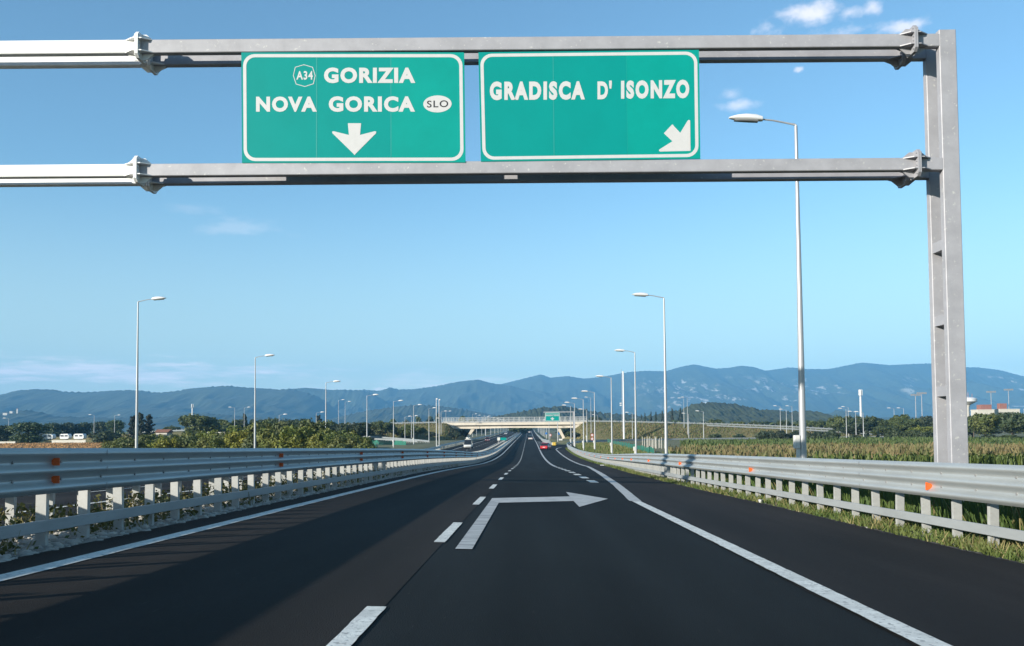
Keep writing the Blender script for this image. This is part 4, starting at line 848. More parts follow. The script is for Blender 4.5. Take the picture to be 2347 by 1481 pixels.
mb = MB(); mb.box(0, 1.5, -.06, -.04, 1.65, 2.3); mb.build('green_panel', M_green, root)
root = empty('crash_cushion', (6.5, 238, ZE-4.86)); tag(root, 'yellow nosed grey crash cushion standing in the exit gore', 'crash cushion')
M_yel = mat('yellow_plastic', (.75, .50, .06), .5, var=.08, vscale=3)
mb = MB(); n = 12; arc = lambda r_, z: [(r_*math.cos(math.pi+math.pi*k/n), .55*r_*math.sin(math.pi+math.pi*k/n), z) for k in range(n+1)]+[(r_, .5, z), (-r_, .5, z)]
mb.loft([arc(.50, .1), arc(.55, .15), arc(.55, .85), arc(.48, .92)]); mb.build('nose', M_yel, root)
mb = MB()
for k in range(5): mb.box(-.5-.05*k, .5+.05*k, .52+1.0*k, 1.45+1.0*k, .12, .82, bev=.05)
mb.build('bays', M_rail, root)
def cabinet(x, y, z0, w, d, h, label):
    root = empty('utility_cabinet', (x, y, z0)); tag(root, label, 'cabinet')
    mb_ = MB(); mb_.box(-w/2, w/2, 0, d, 0, h, bev=.03); mb_.build('housing', M_box, root)
    mb_ = MB(); mb_.box(-w/2-.04, w/2+.04, -.04, d+.04, h, h+.08); mb_.build('cap', M_box, root)
    for s_ in (-1, 1): mb_ = MB(); mb_.box(min(s_*.03, s_*w/2*.92), max(s_*.03, s_*w/2*.92), -.02, -.001, .08, h-.08); mb_.build('door', M_box, root)
cabinet(10.3, 300, ZE-4.9, 1.2, .6, 1.0, 'white roadside cabinet right of the crash cushion')
root = empty('plastic_litter', (5.62, 22.2, zr(5.62, 22.2)-.03)); tag(root, 'crumpled pale plastic cup lying on the verge beside the asphalt edge', 'litter')
mb = MB(); rg = random.Random(2); mb.loft([[(.055*s_*math.cos(k*.785)+rg.uniform(-.01,.01), .055*s_*math.sin(k*.785), h+rg.uniform(-.008,.008)) for k in range(8)] for s_, h in ((.7,.0),(.85,.04),(1.0,.085))], 0, True); mb.build('cup', M_white, root)
root = empty('plastic_litter', (7.35, 88, zr(7.35, 88))); tag(root, 'long pale scrap of litter on the grass strip further along the right guardrail', 'litter')
mb = MB(); mb.box(-.5, .9, -.3, .35, 0, .07, bev=.02); mb.build('scrap', M_white, root)

def net(label, pts, zf, h):
    root = empty('netting_fence', (pts[0][0], pts[0][1], zf(*pts[0]))); tag(root, label, 'fence'); off = -root.location
    P = resample(pts, 1.2); F = frames(P); mb_ = MB()
    for i in range(len(P)-1):
        a, b = P[i], P[i+1]; za, zb_ = zf(a.x, a.y), zf(b.x, b.y)
        hw = h*(.92+.08*math.sin(i*1.7)); w_ = F[i][2]*.02
        for k in range(6):      # bands of netting with narrow slits
            h0, h1 = hw*k/6, hw*(k+.86)/6; mb_.poly([(a.x, a.y, za+h0), (b.x, b.y, zb_+h0), (b.x, b.y, zb_+h1), (a.x, a.y, za+h1)])
    o = mb_.build('net', M_net, root); o.location = off; mb_ = MB()
    for i in range(0, len(P), 2): mb_.tube([(P[i].x, P[i].y+.04, zf(P[i].x, P[i].y)-.2), (P[i].x, P[i].y+.04, zf(P[i].x, P[i].y)+h*1.1)], .04, 6)
    o = mb_.build('stakes', M_bark, root); o.location = off
gz = lambda x, y: float(ground_z(np.array([x], float), np.array([y], float))[0])
net('green plastic netting fence curving behind the right guardrail', [(21.5,250),(20.5,225),(19.8,205),(19.2,185),(18.6,168),(18.4,150),(18.2,132)], gz, 1.2)
net('green plastic netting fence on the left below the overpass embankment', [(-50,262),(-45,254),(-40,247),(-35,240),(-32.5,236)], gz, 1.2)
net('low green netting between the left lamps, nearer than the larger piece', [(-37,214),(-35,206),(-33.5,198),(-32.6,190)], gz, 1.1)

# ------------------------------------------------------------------ masts, towers, buildings
def mast():
    x, y = 33.6, 322; z0 = gz(x, y); zt = ZE+19.8; root = empty('antenna_mast', (x, y, z0)); tag(root, 'tall white tubular mast with a ladder up its side and small antennas', 'mast'); H = zt-z0
    mb_ = MB(); mb_.tube([(0,0,-.3),(0,0,H*.5),(0,0,H)], [.36,.30,.24], 14); mb_.build('pole', M_head, root, True)
    mb_ = MB()
    for s_ in (-.22, .22): mb_.tube([(-.62, s_, 2.5), (-.62, s_, H+.8)], .035, 6)
    for k in range(int((H-3)/.45)): mb_.tube([(-.62,-.22,2.8+.45*k),(-.62,.22,2.8+.45*k)], .025, 5); 
    for k in range(8): mb_.tube([(-.62,0,3+k*H/9),(-.2,0,3+k*H/9)], .03, 5)
    mb_.build('ladder', M_lamp, root)
    for h in (.52, .49): mb_ = MB(); mb_.box(-1.35, -.7, -.3, .3, H*h, H*h+.35, bev=.05); mb_.build('antenna', M_head, root)
mast()
def cell(x, y, ztop, label, r_=.45):
    z0 = PLAIN; H = ztop-z0; root = empty('cell_tower', (x, y, z0)); tag(root, label, 'cell tower')
    mb_ = MB(); mb_.tube([(0,0,-.3),(0,0,H-.3)], [r_*1.2, r_*.75], 12); mb_.build('pole', M_head, root, True)
    for k in range(3):
        a = 2*math.pi*k/3+.5; mb_ = MB(); mb_.box(-.28, .28, .55, .85, H-2.6, H, bev=.05); mb_.tube([(0,0,H-1.2),(0,.6,H-1.2)], .06, 6); o = mb_.build('antenna_panel', M_head, root); o.rotation_euler.z = a
    mb_ = MB(); mb_.tube([(0,0,H-3.0),(0,0,H-2.9)], .9, 12); mb_.build('collar', M_lamp, root)
cell(153.4, 420, ZE+16.3, 'white mobile phone mast with panel antennas above the right trees', .5)
cell(-264, 700, ZE+20.5, 'far pale antenna mast above the large tree on the left', .6)
def flood(x, y, ztop, label):
    z0 = PLAIN; H = ztop-z0; root = empty('floodlight_mast', (x, y, z0)); tag(root, label, 'floodlight', 'floodlight masts on the right')
    mb_ = MB(); mb_.tube([(0,0,-.3),(0,0,H)], [.35,.2], 8); mb_.build('pole', M_lamp, root)
    mb_ = MB(); mb_.box(-3.2,3.2,-.15,.15,H-.3,H+.1)
    for k in range(6): mb_.box(-3.1+1.1*k,-2.3+1.1*k,-.5,-.15,H-.7,H+.5)
    mb_.build('lamp_bank', M_back, root)
for (nm, lb) in (('FL1','left of the two floodlight masts just left of the gantry post'),('FL2','right of the two floodlight masts just left of the gantry post'),('FL3','shorter floodlight mast right of the gantry post, over the red topped buildings'),('FL4','taller rightmost floodlight mast right of the gantry post')):
    x, y, z = SPOT[nm]; flood(x, y, ZE+z, lb)
for nm, lb in (('POLEA','left of a pair of tall plain poles before the left end of the overpass'),('POLEB','right of a pair of tall plain poles before the left end of the overpass')):
    x, y, z = SPOT[nm]; z0 = gz(x, y); root = empty('camera_pole', (x-.6, y, z0)); tag(root, lb, 'pole'); H = ZE+z-z0
    mb = MB(); mb.tube([(0,0,-.2),(0,0,H)], [.10,.07], 8); mb.build('pole', M_lamp, root); mb = MB(); mb.box(-.05,.3,-.12,.12,H-.25,H,bev=.03); mb.build('camera_housing', M_head, root)
    if nm == 'POLEB': mb = MB(); mb.box(-.62,.0,-.04,.04,H*.62,H*.62+.1); mb.build('bracket', M_head, root)
def water_tower():
    x, y = 250.3, 520; root = empty('water_tower', (x, y, PLAIN)); tag(root, 'white saucer topped water tower half hidden behind the gantry post', 'water tower'); H = ZE+16-PLAIN; n = 28
    ring = lambda r_, z: [(r_*math.cos(2*math.pi*k/n), r_*math.sin(2*math.pi*k/n), z) for k in range(n)]
    mb_ = MB(); mb_.loft([ring(1.5, -.3), ring(1.25, H-6.5), ring(1.7, H-5.2), ring(4.5, H-3.6)]); mb_.build('stem', M_wall, root, True)
    mb_ = MB(); mb_.loft([ring(4.5, H-3.59), ring(5.3, H-3.2), ring(5.4, H-1.6), ring(5.0, H-1.3), ring(2, H-.6), ring(.2, H-.4)]); mb_.build('tank', M_head, root, True)
    for k in range(7): a = k*.9; mb_ = MB(); mb_.tube([(3*math.cos(a), 3*math.sin(a), H-1), (3*math.cos(a), 3*math.sin(a), H+1.2+.5*(k % 3))], .09, 6); mb_.build('antenna', mat('red_white_aerial', (.55, .25, .2), .6), root)
water_tower()
M_plaster = mat('plaster', (.62, .58, .50), .85, var=.08, vscale=.6); M_tile = mat('roof_tiles', (.28, .12, .07), .85, var=.2, vscale=2); M_win = mat('window_glass', (.06, .07, .09), .15)
M_redbox = mat('red_brick', (.30, .13, .10), .8, var=.1, vscale=1)
def house(x, y, w, d, h, label, roof=True, z0=PLAIN, towers=(), name='house', group=None, wins=3):
    root = empty(name, (x, y, z0)); tag(root, label, 'building', group)
    mb_ = MB(); mb_.box(-w/2, w/2, 0, d, -.4, h); mb_.build('wall', M_plaster, root)
    if roof: mb_ = MB(); mb_.prism([(-.5, h+.003), (d+.5, h+.003), (d/2, h+d*.22)], 'x', -w/2-.5, w/2+.5); mb_.build('roof', M_tile, root)
    else: mb_ = MB(); mb_.box(-w/2-.15, w/2+.15, -.15, d+.15, h+.003, h+.3); mb_.build('roof', M_wall, root)
    for k in range(wins):
        xx = -w/2+w*(k+.5)/wins; mb_ = MB(); mb_.box(xx-.55, xx+.55, -.06, .03, h*.45, h*.8); mb_.build('window', M_win, root)
    for tx, tw, th in towers: mb_ = MB(); mb_.box(tx-tw/2, tx+tw/2, 1, 1+tw, h+.31, h+th); mb_.build('stair_tower', M_redbox, root)
house(-131.8, 320, 4, 5, 3.6, 'small white house with a tiled roof between the dark cedar and the large tree')
house(-126.5, 338, 6, 5, 3.6, 'long low tiled house just right of the small white house')
house(-91, 262, 6.5, 2.5, 2.6, 'pale flat roofed shed behind the bright hedge', roof=False, z0=PLAIN+.8)
house(251, 500, 9, 8, 11.9, 'white block with a red stair tower right of the water tower', roof=False, towers=((.8, 5.5, 3.0),), name='apartment_block', wins=4)
house(266.5, 505, 11, 8, 12.2, 'white block with a narrow red stair tower below the shorter floodlight mast', roof=False, towers=((-2.8, 3.6, 3.4),), name='apartment_block', wins=4)
house(262, 470, 7, 6, 11.5, 'white block at the right edge, half behind the dark tree', roof=False, name='apartment_block', wins=3)
for i, (x, y, z) in enumerate((SPOT['VIL1'], SPOT['VIL2'])): house(x, y-10, 15-5*i, 8, 7, ('wide white hilltop building on the far left foothill', 'smaller white hilltop building on the far left foothill')[i], roof=False, z0=ZE+z-10, wins=0)
root = empty('bell_tower', (SPOT['VIL3'][0], 3090, ZE+SPOT['VIL3'][2]-14)); tag(root, 'slender white bell tower on the far left foothill', 'tower')
mb = MB(); mb.box(-2.2,2.2,0,4.4,-4,11); mb.build('shaft', M_plaster, root); mb = MB(); mb.loft([[(-2.4,-.2,11.01),(2.4,-.2,11.01),(2.4,4.6,11.01),(-2.4,4.6,11.01)],[(-.2,2,15),(.2,2,15),(.2,2.4,15),(-.2,2.4,15)]]); mb.build('spire', M_tile, root)
def caravan(x, y, w, label):
    root = empty('caravan', (x, y, PLAIN+1.3)); tag(root, label, 'caravan', 'caravans parked in a row on the left')
    mb_ = MB(); s_ = w/2; mb_.prism([(-s_+.2,.5),(s_-.3,.5),(s_,.9),(s_,1.9),(s_-.35,2.65),(-s_+.5,2.65),(-s_,2.2),(-s_,.8)], 'y', 0, 2.2); o = mb_.build('body', M_head, root); root.scale = (1, 1, .8)
    for xx in (-s_*.45, s_*.45): mb_ = MB(); mb_.box(xx-.5, xx+.5, -.03, -.004, 1.5, 2.1); mb_.build('window', M_win, root)
    for yy in (.1, 1.9): mb_ = MB(); mb_.tube([(0,yy,.32),(0,yy+.2,.32)], .32, 14); mb_.build('wheel', M_dark, root)
caravan(-162.2, 300, 3.6, 'white caravan at the left end of the parked row, beside the dark bush'); caravan(-157.0, 301, 3.0, 'white caravan in the middle of the parked row'); caravan(-151.6, 300, 3.4, 'white caravan at the right end of the parked row')
root = empty('boundary_wall', (-150.8, 292, PLAIN)); tag(root, 'low white wall in front of the parked caravans', 'wall'); mb = MB(); mb.box(-5.6,5.6,0,.4,-.3,1.35); mb.build('wall_face', M_wall, root); mb = MB(); mb.box(-5.7,5.7,-.06,.46,1.353,1.46); mb.build('coping', M_wall, root)
root = empty('boundary_wall', (-173.5, 292, PLAIN)); tag(root, 'low white wall at the left edge, left of the dark bush', 'wall'); mb = MB(); mb.box(-6,5.0,0,.4,-.3,1.0); mb.build('wall_face', M_wall, root); mb = MB(); mb.box(-6.1,5.1,-.06,.46,1.003,1.1); mb.build('coping', M_wall, root)

# ------------------------------------------------------------------ vehicles
M_tyre = mat('tyre_rubber', (.02, .02, .02), .8); M_rim = mat('wheel_rim', (.45, .45, .46), .35, metal=.6); M_cwin = mat('car_glass', (.02, .025, .03), .08)
M_hl = mat('headlamp', (.75, .75, .75), .15); M_tl = mat('tail_lamp', (.5, .02, .02), .25); M_plate = mat('number_plate', (.7, .7, .68), .4)
def paint(n, c): return mat(n, c, .3, coat=.6, var=.03, vscale=1)
def car(x, y, rot, m_, label, L_=4.2, W_=1.74, H_=1.48, van=False, load=False, cat='car'):
    root = empty('van' if van else 'car', (x, y, zr(x, y)+.012), rot); tag(root, label, cat)
    h = L_/2; w = W_/2; zb = .2
    if van: sh = .95; cab = [(-h+.04, sh), (-h+.10, H_-.06), (h-1.35, H_), (h-.62, sh+.05)]; hood = sh-.02
    else: sh = .86; cab = [(-h+.35, sh), (-h+.95, H_-.05), (.05, H_), (.55, H_-.06), (h-.95, sh)]; hood = .80
    mb_ = MB(); secs = []   # lower body from rear to front
    for yy, wk, zt_, zk in ((-h,.86,.78,.34),(-h+.12,.96,sh,.24),(-h+.6,1,sh+.01,zb),(0,1,sh,zb),(h-1.0,1,sh-.02,zb),(h-.45,.97,hood-.05,zb),(h-.1,.9,hood-.16,.26),(h,.78,.56,.36)):
        ww = w*wk; secs.append([(-ww*.9,yy,zk),(ww*.9,yy,zk),(ww,yy,zk+.14),(ww,yy,zt_-.12),(ww*.93,yy,zt_),(-ww*.93,yy,zt_),(-ww,yy,zt_-.12),(-ww,yy,zk+.14)])
    mb_.loft(secs); mb_.build('body', m_, root, True)
    mb_ = MB(); rw = w*.80; r0, r1 = cab[1], cab[-2]; mb_.loft([[(-rw, r0[0], r0[1]-.02), (rw, r0[0], r0[1]-.02), (rw*.95, r0[0]+.05, r0[1]+.03), (-rw*.95, r0[0]+.05, r0[1]+.03)], [(-rw, (r0[0]+r1[0])/2, H_), (rw, (r0[0]+r1[0])/2, H_), (rw*.95, (r0[0]+r1[0])/2, H_+.04), (-rw*.95, (r0[0]+r1[0])/2, H_+.04)], [(-rw, r1[0], r1[1]-.02), (rw, r1[0], r1[1]-.02), (rw*.95, r1[0]-.05, r1[1]+.02), (-rw*.95, r1[0]-.05, r1[1]+.02)]]); mb_.build('roof', m_, root, True)
    lo = lambda p: p; b0, b1, f1, f0 = cab[0], cab[1], cab[-2], cab[-1]; ww = w*.9
    mb_ = MB(); mb_.poly([(-ww, f0[0], f0[1]), (ww, f0[0], f0[1]), (rw, f1[0], f1[1]-.02), (-rw, f1[0], f1[1]-.02)]); mb_.build('windscreen', M_cwin, root)
    mb_ = MB(); mb_.poly([(-ww, b0[0], b0[1]), (ww, b0[0], b0[1]), (rw, b1[0], b1[1]-.02), (-rw, b1[0], b1[1]-.02)]); mb_.build('rear_window', M_cwin if not van else m_, root)
    for s_ in (-1, 1):
        mb_ = MB(); mb_.poly([(s_*ww, b0[0], b0[1]), (s_*ww, f0[0], f0[1]), (s_*rw, f1[0], f1[1]-.02), (s_*rw, b1[0], b1[1]-.02)]); mb_.build('side_window', M_cwin, root)
        mb_ = MB(); mb_.box(s_*w*.70-.16, s_*w*.70+.16, h-.16, h-.03, .58, .72, bev=.02); mb_.build('headlight', M_hl, root)
        mb_ = MB(); mb_.box(s_*w*.74-.14, s_*w*.74+.14, -h-.01, -h+.1, .62, .80, bev=.02); mb_.build('tail_light', M_tl, root)
        mb_ = MB(); mb_.box(s_*(w+.09)-.1, s_*(w+.09)+.1, f0[0]-.35, f0[0]-.22, sh+.02, sh+.17, bev=.02); mb_.build('mirror', m_, root)
        for yy in (-h+.8, h-.85):
            mb_ = MB(); mb_.tube([(s_*(w-.22), yy, .31), (s_*(w+.01), yy, .31)], .31, 16); o = mb_.build('wheel', M_tyre, root)
            mb_ = MB(); mb_.tube([(s_*(w+.005), yy, .31), (s_*(w+.02), yy, .31)], .19, 12); mb_.build('rim', M_rim, o)
    for yy in (-h-.012, h+.012): mb_ = MB(); mb_.box(-.26, .26, min(yy, yy*.995), max(yy, yy*.995), .5, .61); mb_.build('number_plate', M_plate, root)
    if load:
        mb_ = MB(); mb_.box(-.75, .75, -h+.2, h-1.6, H_+.06, H_+.12); mb_.tube([(-.5,-h+.1,H_+.2),(.1,h-1.2,H_+.5)], .12, 8); mb_.box(-.5, .5, -h+.3, 0, H_+.13, H_+.55, bev=.08); mb_.build('roof_load', M_box, root)
    return root
car(3.5, 197.5, R(-14), paint('red_car_paint', (.55, .02, .03)), 'red hatchback driving onto the exit ramp', 3.9, 1.72, 1.5)
car(.3, 351, 0, paint('white_car_paint', (.75, .75, .76)), 'white car ahead in the right lane, nearer than the overpass', 4.3, 1.8, 1.5)
car(-.3, 700, 0, paint('white_car_paint', (.75, .75, .76)), 'tiny white car far ahead in the right lane beyond the overpass', 4.3, 1.8, 1.5)
car(-14.7, 215, math.pi, paint('white_van_paint', (.78, .78, .76)), 'white van with a loaded roof rack coming towards us', 4.7, 1.95, 2.05, True, True, 'van')
car(-14.9, 319, math.pi, paint('maroon_car_paint', (.16, .02, .04)), 'dark maroon car following the white van', 4.3, 1.78, 1.48)
car(-15.9, 600, math.pi, paint('white_car_paint', (.75, .75, .76)), 'leftmost of the three far white oncoming cars', 4.3, 1.8, 1.5)
car(-14.6, 800, math.pi, paint('white_car_paint', (.75, .75, .76)), 'middle one of the three far white oncoming cars', 4.3, 1.8, 1.5)
car(-11.9, 780, math.pi, paint('white_car_paint', (.75, .75, .76)), 'rightmost of the three far white oncoming cars', 4.3, 1.8, 1.5)
# ------------------------------------------------------------------ trees
def leaf_quads(centres, normals, size, rg, aspect=1.0):
    n = len(centres); nrm = normals+rg.normal(size=(n, 3))*.55; nrm /= np.linalg.norm(nrm, axis=1)[:, None]+1e-9
    up = rg.normal(size=(n, 3)); a = np.cross(nrm, up); a /= np.linalg.norm(a, axis=1)[:, None]+1e-9; b = np.cross(nrm, a)
    s = (size*(.55+.9*rg.random(n)))[:, None]; a = a*s; b = b*s*aspect
    fold = nrm*s*.25
    V = np.stack([centres-a-b*.35, centres-a*.1-b+fold, centres+a+b*.35, centres+a*.1+b-fold], 1).reshape(-1, 3)
    return V, np.arange(n*4).reshape(-1, 4)
def blob_points(blobs, n, rg, shell=.55):
    """blobs (x,y,z,rx,ry,rz): points gathered towards their skins, in clumps, with gaps"""
    vol = np.array([b[3]*b[4]+b[4]*b[5]+b[3]*b[5] for b in blobs]); idx = rg.choice(len(blobs), n, p=vol/vol.sum()); B = np.array(blobs)[idx]
    d = rg.normal(size=(n, 3)); d /= np.linalg.norm(d, axis=1)[:, None]; r_ = (shell+(1-shell)*rg.random(n))*np.where(rg.random(n) < .14, 1.05+.28*rg.random(n), 1.0)*(1+.10*np.sin(d[:, 0]*9+idx)*np.sin(d[:, 1]*8+2*idx)*np.sin(d[:, 2]*7))
    return B[:, :3]+d*B[:, 3:]*r_[:, None], d
def crown(kind, seed):
    rg = np.random.default_rng(seed); u = rg.uniform; blobs = []
    if kind in ('broad', 'dark', 'light'):
        blobs.append((0, 0, .58, .30, .30, .30))
        for k in range(13):
            a = 2*math.pi*k/13*2.4; e = u(-.15, 1.0); r_ = .34*math.cos(e*.9); blobs.append((r_*math.cos(a), r_*math.sin(a), .50+.34*math.sin(e), u(.12,.2), u(.12,.2), u(.11,.18)))
        n = 3400; size = .031; zs = 1.0
    elif kind == 'round':           # umbrella pine
        for k in range(9): a = k*2.4; r_ = .33*math.sqrt((k+.5)/9); blobs.append((r_*math.cos(a), r_*math.sin(a), .66+.12*(1-r_*2.5)+u(-.03,.03), .20, .20, .22))
        for k in range(7): a = k*2.4; r_ = .30*math.sqrt((k+.5)/7); blobs.append((r_*math.cos(a), r_*math.sin(a), .32+u(-.06,.06), .2, .2, .24))
        n = 3000; size = .034
    elif kind == 'bush':
        for k in range(12): a = k*2.4; r_ = .36*math.sqrt((k+.3)/12); blobs.append((r_*math.cos(a), r_*math.sin(a), u(.22,.68)*(1-r_*.7), u(.14,.22), u(.14,.22), u(.16,.26)))
        n = 2400; size = .04
    elif kind == 'hedge':
        for k in range(14): a = k*2.4; r_ = .42*math.sqrt((k+.3)/14); blobs.append((r_*math.cos(a), r_*math.sin(a), u(.25,.78)*(1-r_*.5), u(.12,.2), u(.12,.2), u(.16,.26)))
        n = 2600; size = .031
    elif kind == 'cedar':
        for k in range(26):
            h = .16+.80*k/26; r_ = .42*(1-h)**.7*u(.55,1.1)+.03; a = k*2.399; L_ = r_
            for t in (.4, .75, 1.0): blobs.append((L_*t*math.cos(a), L_*t*math.sin(a), h+.05*t*t-.02, .11*(1.15-t*.5), .11*(1.15-t*.5), .030))
        blobs.append((0,0,.5,.12,.12,.42)); n = 3200; size = .026
    elif kind in ('cypress', 'spruce', 'far'):
        if kind == 'far': blobs = [(0,0,.5,.34,.34,.4),(.2,0,.35,.3,.3,.3),(-.22,.1,.38,.28,.3,.32),(.05,.1,.75,.18,.2,.2)]
        else: blobs = [(0,0,.16+.13*k,.40*(1-.13*k)+.05,.40*(1-.13*k)+.05,.14) for k in range(7)]
        n = 500; size = .075
    P, d = blob_points(blobs, n, rg, .62 if kind not in ('cedar',) else .3); P[:, 2] = np.maximum(P[:, 2], .02)
    return leaf_quads(P, d, size, rg, .75)
KIND_MAT = dict(broad='broad', dark='dark', light='light', round='pine', bush='dark', hedge='hedge', cedar='cedar', cypress='cedar', spruce='cedar', far='broad')
PROTO = {}
def proto(kind, k):
    if (kind, k) not in PROTO:
        V, Q = crown(kind, 31*k+len(kind)*7+5); cm = np_mesh('crown', V, Q, M_leaf[KIND_MAT[kind]])
        rg = random.Random(k); mb_ = MB(); tall = kind in ('round', 'broad', 'dark', 'light', 'cedar'); th = .62 if tall else .4
        mb_.tube([(0,0,-.04),(rg.uniform(-.01,.01),0,th*.5),(rg.uniform(-.03,.03),rg.uniform(-.02,.02),th)], [.030,.022,.010], 8)
        for i in range(5 if tall else 7):
            a = i*2.4+k; h0 = th*(.45+.1*i) if tall else .02; mb_.tube([(0,0,min(h0,.55)),(.13*math.cos(a),.13*math.sin(a),min(h0,.55)+.13),(.27*math.cos(a),.27*math.sin(a),min(h0,.55)+.22)], [.012,.008,.003], 6)
        PROTO[(kind, k)] = (cm, mb_.mesh('trunk', M_bark, True))
    return PROTO[(kind, k)]
NAMES = dict(broad='broadleaf_tree', dark='dark_tree', light='pale_tree', round='umbrella_pine', bush='bush', hedge='willow_shrub', cedar='cedar_tree', cypress='cypress_tree', spruce='spruce_tree', far='distant_tree')
def tree(kind, x, y, h, w, label, group, i, z0=None):
    root = empty(NAMES[kind], (x, y, (PLAIN if z0 is None else z0)-.1), i*1.7); root.scale = (w, w, h+.1); tag(root, label, 'shrub' if kind in ('bush', 'hedge') else 'tree', group)
    c_, t_ = proto(kind, i % 3); link('trunk', t_, root); link('crown', c_, root); return root
WEST, EAST = 'trees in the line left of the overpass', 'trees in the line right of the overpass'
LABELS = {0:'large dark pine standing over the left wall gap, just left of the caravans',1:'dark pine at the left edge of the picture',2:'umbrella pine behind the leftmost caravan',3:'umbrella pine behind the middle caravan',4:'umbrella pine behind the rightmost caravan',5:'umbrella pine just right of the caravan row',6:'umbrella pine left of the dark cedars',7:'dark bush in front of the pines, left of the cedars',
 8:'middle cedar of the tall ragged group behind the nearest left lamp',9:'flat topped left cedar of the ragged group behind the nearest left lamp',10:'right cedar of the ragged group behind the nearest left lamp',11:'large spreading tree alone above the bright hedge',12:'low tree behind the small white house, left of the large spreading tree',14:'tree just right of the large spreading tree',13:'second tree right of the large spreading tree',15:'slim dark conifer right of the large spreading tree, by the second lamp',
 16:'broad tree just right of the second left lamp',17:'second broad tree right of the second left lamp',18:'broad tree midway between the second and third left lamps',19:'broad tree left of the narrow cedar by the third lamp',20:'narrow cedar just left of the third left lamp',21:'broad tree directly behind the third left lamp',22:'round dark tree between the third and fourth left lamps',23:'smaller dark tree touching the third left lamp'}
n_west = sum(1 for t in TREES if t[1] < 0 or t[0] == 'far')
for i, (k, x, y, h, w) in enumerate(TREES):
    if i in LABELS: lb, g_ = LABELS[i], WEST
    elif k == 'far': lb, g_ = 'small far tree showing over the left overpass embankment', 'far trees over the left embankment'
    elif x < 0: lb, g_ = 'dark tree beyond the left end of the pine row', WEST
    elif k == 'spruce': lb, g_ = 'small pointed dark conifer in the row on the slope left of the round wooded hill', 'pointed conifers by the wooded hill'
    elif k == 'cypress': lb, g_ = ('left' if x < 81 else 'right')+' of two slim dark cypresses in front of the right embankment', EAST
    elif k == 'bush': lb, g_ = 'low bush at the foot of the right embankment', 'bushes at the foot of the right embankment'
    elif k == 'light': lb, g_ = 'pale green round tree just right of the gantry post', EAST
    elif k == 'dark': lb, g_ = ('dark tree just left of the gantry post' if x < 134 and y > 290 else 'dark broad tree touching the right side of the pale green one' if y < 218 else 'dark tree cut off by the right edge of the picture' if y < 222 else 'dark tree right of the gantry post, partly behind the pale one'), EAST
    else: lb, g_ = 'mid green tree in the row above the right embankment', EAST
    tree(k, x, y, h, w*1.12, lb, g_, i)
for i, (x, y, h, w) in enumerate(HEDGE):
    tree('hedge', x, y, h*1.3, w*1.35, 'yellow green willow shrub in the thicket behind the left guardrail', 'willow thicket on the left', i, ZE-4.0)
    tree('hedge', x*.985+1.2, y-7, h*1.1, w*1.25, 'yellow green willow shrub in the thicket behind the left guardrail', 'willow thicket on the left', i+1, ZE-4.1)
for i in range(16):
    tree('bush', -70+i*3.3+1.2*math.sin(i*3.1), 108+1.5*math.sin(i*1.9), 1.9+.3*math.sin(i*2.3), 4.2, 'low dark shrub along the foot of the bright thicket', 'shrubs at the foot of the thicket', i, ZE-4.05)
for i in range(14):
    tree('broad' if i % 3 else 'dark', -118+i*6.0+1.5*math.sin(i*2.3), 318+12*math.sin(i*1.7), 6.4+1.2*math.sin(i*1.9), 11, 'broad dark tree in the dense belt behind the bright thicket', 'tree belt on the left', i)
for i, (x, y, h, w) in enumerate([(-36,330,3.2,5),(-28.5,333,3.0,4),(-26.5,331,2.6,3.6),(-46,327,2.2,4),(14.8,334,2.6,4),(16.5,331,2.2,4),(13.6,345,3.0,4),(-25.5,346,3.2,4),(-29,350,3.6,4.5),(-40,300,2.0,5),(-52,286,2.2,6),(-47,240,1.5,5),(66,322,2.4,5),(74,320,2.0,5)]):
    tree('bush', x, y, h, w, 'small bush on the slope beside the overpass '+('left' if x < 0 else 'right')+' abutment', 'bushes on the overpass slopes', i, gz(x, y)+(.9 if y > 325 else 0))
for i in range(22):
    tree(('broad', 'dark', 'broad', 'light')[i % 4] if i % 7 else 'dark', 96+i*4.4+1.5*math.sin(i*2.3), 268+14*math.sin(i*1.7), 5.2+1.5*math.sin(i*1.9), 9.5, 'mid green tree in the dense belt in front of the tall right trees', 'tree belt on the right', i)
for i in range(26):
    tree('far', -330+i*27+9*math.sin(i*2.1), 640+40*math.sin(i*1.3), 7.6+1.6*math.sin(i*1.7), 24, 'dim far tree in the low line of woods at the foot of the hills', 'far woods at the foot of the hills', i)
for i in range(18):
    tree('far', 70+i*22+7*math.sin(i*2.7), 560+30*math.sin(i*1.9), 7.4+1.4*math.sin(i*1.1), 24, 'dim far tree in the low line of woods at the foot of the hills', 'far woods at the foot of the hills', i+1)

